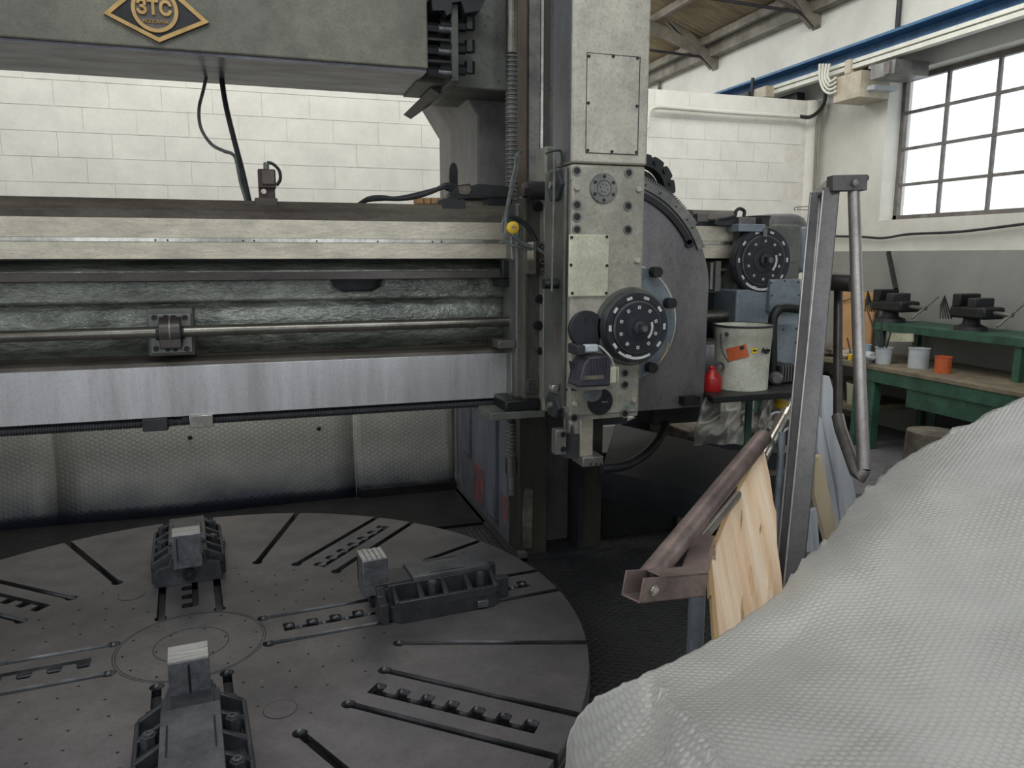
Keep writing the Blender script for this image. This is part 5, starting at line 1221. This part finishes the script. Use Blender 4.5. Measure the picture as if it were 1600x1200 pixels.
yc_ = root('yellow_bottle', (5.3, ya_ + 0.24, zbn + 0.06), 'tiny yellow bottle with dark nozzle on the low table', 'bottle')
build('bottle_body', MB().lathe([(0.022, 0), (0.022, 0.05), (0.01, 0.06)], (5.2, ya_ + 0.24, zbn + 0.0), (0, 0, 1), 14), 'yellow', yc_)
build('nozzle', MB().cyl((5.2, ya_ + 0.24, zbn + 0.055), (5.2, ya_ + 0.3, zbn + 0.2), 0.006), 'soot', yc_)
for k in range(3):
    build('storage_tub', MB().lathe([(0.14, 0), (0.16, 0.2), (0.15, 0.2), (0.13, 0.01)], (5.35, ya_ + 0.2 + 0.36 * k, 0.34), (0, 0, 1), 24), ['cream', 'junk', 'soot'][k], label=['cream tub on the lower shelf of the low table', 'dusty brown tub on the lower shelf of the low table', 'black tub on the lower shelf of the low table'][k], cat='tub')
# scrap on the floor near the frame
for k in range(7):
    a = D(1340 + k * 9, 690 + (k % 3) * 14, 4.6); b = D(1375 + k * 9, 640 + (k % 4) * 22, 5.0)
    a.z = 0.016; b.z = 0.12 + 0.12 * (k % 3)
    build('scrap_bar', MB().beam(a, b, 0.03, 0.03), ['soot', 'steel', 'black', 'whitewood', 'junk', 'black', 'brown_tube'][k], label=['black bar, leftmost in the scrap heap behind the handrail tubes', 'grey steel bar second from left in the scrap heap', 'short black bar in the middle of the scrap heap', 'white painted lath in the scrap heap', 'dusty brown bar in the scrap heap', 'black bar right of the dusty brown one in the scrap heap', 'rust brown bar, rightmost in the scrap heap'][k], cat='bar', group='scrap bars on the floor')
c = D(1330, 700, 4.2)
build('scrap_box', MB().box(c.x - 0.3, c.x + 0.7, c.y - 0.2, c.y + 0.3, 0.0, 0.3), 'soot', label='low black box on the floor behind the handrail tubes', cat='box', bev=0.01)
build('drum', MB().lathe([(0.17, 0), (0.18, 0.25), (0.17, 0.26), (0.18, 0.27), (0.17, 0.5)], (4.45, 4.1, 0), (0, 0, 1), 28), 'junk', label='dusty drum on the floor in front of the work bench', cat='drum')

# ================================================================ FOREGROUND: steel stair frame, handrails, boards, cover
def axis_beam(mb, a, b, w, h, up): return mb.beam(a, b, w, h, up)
toCam = (O - D(1270, 600, 2.4)).normalized(); toCam.z = 0; toCam.normalize()
lf = root('stair_section', D(1240, 900, 2.4) * 1.0, 'tall leaning steel stair frame with two channel stringers', 'stair')
def ext(a, b, zt_): t_ = (zt_ - a.z) / (b.z - a.z); return a + (b - a) * t_
a = D(1298, 300, 2.45); b = ext(a, D(1240, 900, 2.1), 0.0)
build('stringer', MB().beam(a, b, 0.052, 0.06, toCam), 'ladder', lf, bev=0.003)
a2 = D(1276, 306, 2.6); b2 = ext(a2, D(1224, 900, 2.25), 0.0)
build('stringer', MB().beam(a2, b2, 0.045, 0.05, toCam), 'ladder', lf, bev=0.003)
a3 = D(1290, 306, 2.52); b3 = ext(a3, D(1234, 900, 2.17), 0.0)
build('stringer_lip', MB().beam(a3, b3, 0.012, 0.1, toCam), 'tube', lf)
sideL = (a2 - a).normalized(); sideL = Vector((-1, 0, 0)) * 0.5
for base_a, base_b, off in ((a, b, -0.024), (a2, b2, -0.02), (a2, b2, 0.012)):
    build('stringer_lip', MB().beam(base_a + rv * off + toCam * 0.03, base_b + rv * off + toCam * 0.03, 0.004, 0.012, toCam), 'tube', lf)
pA, pB = D(1297, 287, 2.42), D(1349, 286, 2.42)
build('top_plate', MB().beam(D(1296, 287, 2.42), D(1350, 286, 2.42), 0.05, 0.048), 'ladder', lf, bev=0.002)
build('top_arm', MB().beam(D(1298, 288, 2.44), D(1271, 312, 2.72), 0.03, 0.03), 'tube', lf, bev=0.002)
put('bolt', MB().lathe([(0.011, 0), (0.011, 0.004), (0.007, 0.006)], (0, 0, 0), (-0.3, -1, 0), 12).mesh('plate_bolt', G['steel']), D(1337, 286, 2.39), lf)
build('end_bolt', MB().cyl(D(1348, 278, 2.42), D(1356, 278, 2.42), 0.008), 'soot', lf)
for k, yy in enumerate((440,)):
    build('stub', MB().cyl(D(1292, yy, 2.45), D(1331, yy + 2, 2.4), 0.028, n=14), 'brown_bar', lf)
    build('stub_block', MB().beam(D(1296, yy - 9, 2.46), D(1330, yy - 7, 2.42), 0.03, 0.02), 'black', lf)
hrp = [D(1334, 300, 2.42), D(1338, 420, 2.38), D(1344, 600, 2.28), D(1350, 735, 2.2)]
hl = root('stair_handrail', D(1345, 740, 2.2), 'bent grey tube handrail hanging beside the steel stair frame', 'handrail')
build('rail_tube', MB().tube(hrp, 0.0185, n=14, smooth=False), 'tube', hl)
build('rail_tube', MB().tube([D(1350, 735, 2.2), D(1346, 745, 2.2), D(1338, 738, 2.22), D(1314, 672, 2.35), D(1309, 650, 2.38)], 0.0185, n=14, smooth=False), 'tube', hl)
build('rail_tube', MB().tube([D(1309, 655, 2.38), D(1309, 560, 2.42), D(1310, 452, 2.48)], 0.014, n=14, smooth=False), 'brown_bar', hl)
# brown handrail with square bracket
hr = root('guard_rail', D(1050, 900, 1.75), 'rust brown guard rail tube bolted into a square steel bracket on a post', 'railing')
e0 = D(1010, 908, 1.62); e1 = D(1192, 684, 2.35)
build('rail_tube', MB().cyl(e0, e1, 0.0262, n=24), 'brown_tube', hr)
build('tube_end', MB().lathe([(0.0268, -0.002), (0.0268, 0.0), (0.022, 0.0)], e1, (e1 - e0), 24), 'tube', hr)
k0, k1 = D(988, 917, 1.55), D(1090, 908, 1.68)
upv = Vector((0, 0, 1)); dd = (k1 - k0).normalized(); sd_ = dd.cross(upv).normalized(); up2 = sd_.cross(dd)
if sd_.dot(O - k0) < 0: sd_ = -sd_
hh_ = 0.026; wv = 0.0255
m = MB()
for s_ in (-1, 1):
    q = [k0 + sd_ * s_ * wv + up2 * -hh_, k0 + sd_ * s_ * wv + up2 * hh_, k1 + sd_ * s_ * wv + up2 * hh_, k1 + sd_ * s_ * wv + up2 * -hh_]
    m.slab(q, sd_ * (-s_) * 0.0035)
q = [k0 + sd_ * wv - up2 * hh_, k1 + sd_ * wv - up2 * hh_, k1 - sd_ * wv - up2 * hh_, k0 - sd_ * wv - up2 * hh_]
m.slab(q, up2 * 0.0035)
q = [k0 + dd * 0.06 + sd_ * wv + up2 * hh_, k1 + sd_ * wv + up2 * hh_, k1 - sd_ * wv + up2 * hh_, k0 + dd * 0.06 - sd_ * wv + up2 * hh_]
m.slab(q, up2 * -0.0035)
build('bracket_channel', m, 'brown_tube', hr, bev=0.001)
kb = D(1100, 850, 1.95)
build('bracket_arm', MB().beam(k1 - dd * 0.02, kb, 0.05, 0.05), 'brown_tube', hr, bev=0.002)
put('hex_bolt', MB().lathe([(0.011, 0), (0.011, 0.002), (0.0085, 0.002), (0.0085, 0.007), (0.004, 0.008)], (0, 0, 0), tuple(sd_), 12).mesh('hex_bolt', G['bright']), k0 + dd * 0.035 + sd_ * (wv + 0.001), hr)
pb = D(1090, 915, 1.72)
build('post', MB().cyl((pb.x, pb.y, 0.0), (pb.x, pb.y, D(1090, 925, 1.72).z), 0.0185, n=20), 'blue_post', hr)
build('lower_rail', MB().cyl(D(1094, 845, 1.98), D(1160, 765, 2.25), 0.012, n=12), 'tube', hr)
# shiny pipe behind the board
sp_ = root('shiny_pipe', D(1180, 730, 2.6), 'shiny galvanised pipe rising behind the pine board', 'pipe')
build('pipe', MB().cyl(D(1128, 815, 2.35), D(1226, 652, 2.9), 0.014, n=16).cyl(D(1190, 716, 2.62), D(1224, 654, 2.88), 0.022, n=16), 'chrome', sp_)
build('coupling', MB().cyl(D(1223, 660, 2.87), D(1230, 645, 2.93), 0.026, n=16).cyl(D(1230, 645, 2.93), D(1240, 625, 3.0), 0.014, n=12), 'bright', sp_)
build('thin_pole', MB().cyl(D(1222, 676, 2.7), Vector((D(1205, 1000, 2.3).x, D(1205, 1000, 2.3).y, 0.0)), 0.013, n=12), 'blue_post', label='thin blue grey pole standing between board and steel frame', cat='pole')
# pine board
bd = root('pine_board', D(1165, 980, 2.0), 'rough split pine board with bark edge standing against the guard rail', 'board')
dB = 2.02
top = [D(1194, 708, 2.3), D(1206, 760, 2.24), D(1213, 790, 2.2), D(1215, 850, 2.12), D(1223, 905, 2.06), D(1226, 960, 2.0), D(1232, 1200, 1.8), D(1180, 1300, 1.75), D(1142, 1200, 1.8), D(1124, 1000, 1.95), D(1116, 920, 2.0), D(1108, 870, 2.03), D(1112, 840, 2.06), D(1130, 790, 2.13), D(1160, 748, 2.22)]
n_ = (top[0] - top[9]).cross(top[4] - top[9]).normalized()
pl_pt = top[4]
def onplane(px, py): d = fv + rv * (px - 800) / 1200 - uv * (py - 600) / 1200; return O + d * ((pl_pt - O).dot(n_) / d.dot(n_))
if n_.dot(O - pl_pt) < 0: n_ = -n_
bp = [onplane(x, y) for x, y in ((1194, 704), (1203, 745), (1209, 788), (1213, 800), (1214, 850), (1221, 900), (1226, 960), (1236, 1150), (1150, 1150), (1124, 1000), (1117, 930), (1111, 872), (1122, 845), (1140, 800), (1158, 760), (1176, 728))]
build('board_face', MB().slab(bp, n_ * -0.028), 'board', bd)
ed = MB()
for i in range(9, 15):
    a, b = bp[i], bp[i + 1]; ed.hexa([a + n_ * 0.001, b + n_ * 0.001, b + n_ * -0.03, a + n_ * -0.03], [a + rv * -0.012 + n_ * -0.003, b + rv * -0.008 + n_ * -0.003, b + rv * -0.008 + n_ * -0.027, a + rv * -0.012 + n_ * -0.027])
build('bark_edge', ed, 'bark', bd)
build('bark_knot', MB().slab([onplane(1104, 850), onplane(1113, 846), onplane(1119, 858), onplane(1118, 876), onplane(1108, 872)], n_ * -0.034), mat('dark bark', C3(70, 58, 46), C3(46, 38, 30), 0.9, 0, 20, bump=0.6), bd)
for k in range(14):
    x = random.uniform(1150, 1210); y = random.uniform(760, 980); L = random.uniform(15, 50)
    a, b = onplane(x, y), onplane(x - 1, y + L)
    build('splinter', MB().slab([a, (a + b) / 2 + rv * 0.0025, b, (a + b) / 2 - rv * 0.0025], n_ * 0.003), G['bark'] if k % 3 == 0 else G['board'], bd)
# planks right of the frame
def plank(pts, dpt, th, m, lab, name='plank'):
    return build(name, MB().slab([D(x, y, dpt + (900 - y) * 0.0005) for x, y in pts], rv * 0.0 + Vector((0.003, th, 0))), m, label=lab, cat='plank')
plank([(1287, 588), (1296, 588), (1310, 640), (1340, 790), (1330, 860), (1322, 900), (1308, 760), (1284, 655)], 2.75, 0.03, 'whitewood', 'weathered white plank with dark knots, rightmost of the leaning planks')
plank([(1280, 650), (1284, 655), (1303, 760), (1326, 905), (1312, 905), (1288, 740), (1277, 700)], 2.7, 0.02, 'whitewood', 'narrow grey white plank left of the knotty white one')
plank([(1275, 715), (1284, 712), (1322, 900), (1305, 900), (1272, 770)], 2.62, 0.025, 'palewood', 'pale pine plank with long grain leaning behind the steel frame')
plank([(1266, 800), (1276, 795), (1286, 930), (1262, 930)], 2.55, 0.02, 'whitewood', 'short white plank at the foot of the steel frame')
build('dark_tube', MB().cyl(D(1262, 868, 2.4), D(1300, 872, 2.5), 0.012), 'ladder', label='short dark tube lying at the foot of the leaning planks', cat='tube')

# bubble film cover over a bench in the foreground
edge = [(870, 1290, 1.02), (884, 1190, 1.1), (886, 1160, 1.14), (898, 1128, 1.19), (925, 1095, 1.25), (960, 1075, 1.31), (1005, 1054, 1.37), (1060, 1028, 1.45), (1110, 1003, 1.52), (1165, 965, 1.62), (1218, 925, 1.73), (1236, 900, 1.79), (1262, 868, 1.86), (1292, 843, 1.92), (1318, 805, 2.0), (1345, 772, 2.08), (1372, 750, 2.14), (1402, 722, 2.2), (1450, 695, 2.26), (1510, 662, 2.33), (1600, 620, 2.4), (1720, 560, 2.5)]
E3 = [D(*e_) for e_ in edge]
# densify
def dens(L, k):
    out = []
    for i in range(len(L) - 1):
        p0, p1, p2, p3 = L[max(i - 1, 0)], L[i], L[i + 1], L[min(i + 2, len(L) - 1)]
        for j in range(k):
            u = j / k; out.append(0.5 * ((2 * p1) + (p2 - p0) * u + (2 * p0 - 5 * p1 + 4 * p2 - p3) * u * u + (3 * p1 - p0 - 3 * p2 + p3) * u ** 3))
    return out + [L[-1]]
E3 = dens(E3, 6); NE = len(E3)
near = [D(820, 1500, 0.9), D(1000, 1420, 0.86), D(1250, 1450, 0.8), D(1600, 1500, 0.78), D(2000, 1350, 0.9), D(2300, 1000, 1.2)]
near = dens(near, 25); NN = len(near)
NV = 90; vs = []
CR0 = D(1025, 1078, 1.33); CR1 = D(1150, 1205, 1.0); CRt = (CR1 - CR0); CRt.z = 0; CRt.normalize(); CRn = Vector((-CRt.y, CRt.x, 0))
if CRn.dot(rv) < 0: CRn = -CRn
for i in range(NE):
    f_ = i / (NE - 1); q = near[min(NN - 1, int(f_ * (NN - 1)))]
    for j in range(NV + 1):
        v_ = j / NV; p_ = E3[i].lerp(q, v_)
        bulge = 0.03 * sin(pi * min(1, v_ * 1.5)) * (1 if f_ > 0.3 else 0.4)
        w_ = noise.noise(Vector((p_.x * 2.2, p_.y * 2.2, 1))) * 0.045 + noise.noise(Vector((p_.x * 6, p_.y * 6, 4))) * 0.012
        p_ = p_ + Vector((0, 0, bulge + w_ * min(1, v_ * 4)))
        if j == 0: p_ = p_ + Vector((0, 0, noise.noise(Vector((i * 0.45, 0, 0))) * (0.02 if f_ > 0.5 else 0.006)))
        # left flank hangs down from a crinkled crease
        cd_ = ((p_ - CR0).x * CRn.x + (p_ - CR0).y * CRn.y)
        if cd_ < 0: p_ = p_ + Vector((0, 0, 0.55 * cd_ * min(1, v_ * 6))) + Vector((0, 0, 0.0018 * sin(cd_ * 300 + 3 * noise.noise(p_ * 9))))
        cr_ = exp(-(cd_ / 0.012) ** 2) * min(1, v_ * 8)
        p_ = p_ + Vector((0, 0, cr_ * (0.008 + 0.007 * noise.noise(Vector((j * 0.9, 0, 7))))))
        vs.append(p_)
fs = [(i * (NV + 1) + j, (i + 1) * (NV + 1) + j, (i + 1) * (NV + 1) + j + 1, i * (NV + 1) + j + 1) for i in range(NE - 1) for j in range(NV)]
# back drape down to the floor
base_i = len(vs); ND = 8
for i in range(NE):
    for j in range(1, ND + 1):
        p_ = E3[i].copy(); k_ = j / ND; p_.z = p_.z * (1 - k_) + 0.01 * k_
        out = Vector((p_.x, p_.y, 0)).normalized() * (-0.10 * k_ + 0.02 * sin(i * 0.5) * k_); vs.append(p_ + out)
for i in range(NE - 1):
    for j in range(ND):
        A_ = i * (NV + 1) if j == 0 else base_i + i * ND + j - 1; B_ = (i + 1) * (NV + 1) if j == 0 else base_i + (i + 1) * ND + j - 1
        fs.append((A_, B_, base_i + (i + 1) * ND + j, base_i + i * ND + j))
bw = build('bubble_wrap_cover', MB().add(vs, fs), 'bubble', label='bubble wrap film draped over a bench in the right foreground', cat='cover', smooth=180)
for i, (px, py, r) in enumerate(((1212, 1088, 0.006), (1285, 1135, 0.004), (1212, 1132, 0.005), (938, 1180, 0.005))):
    pass
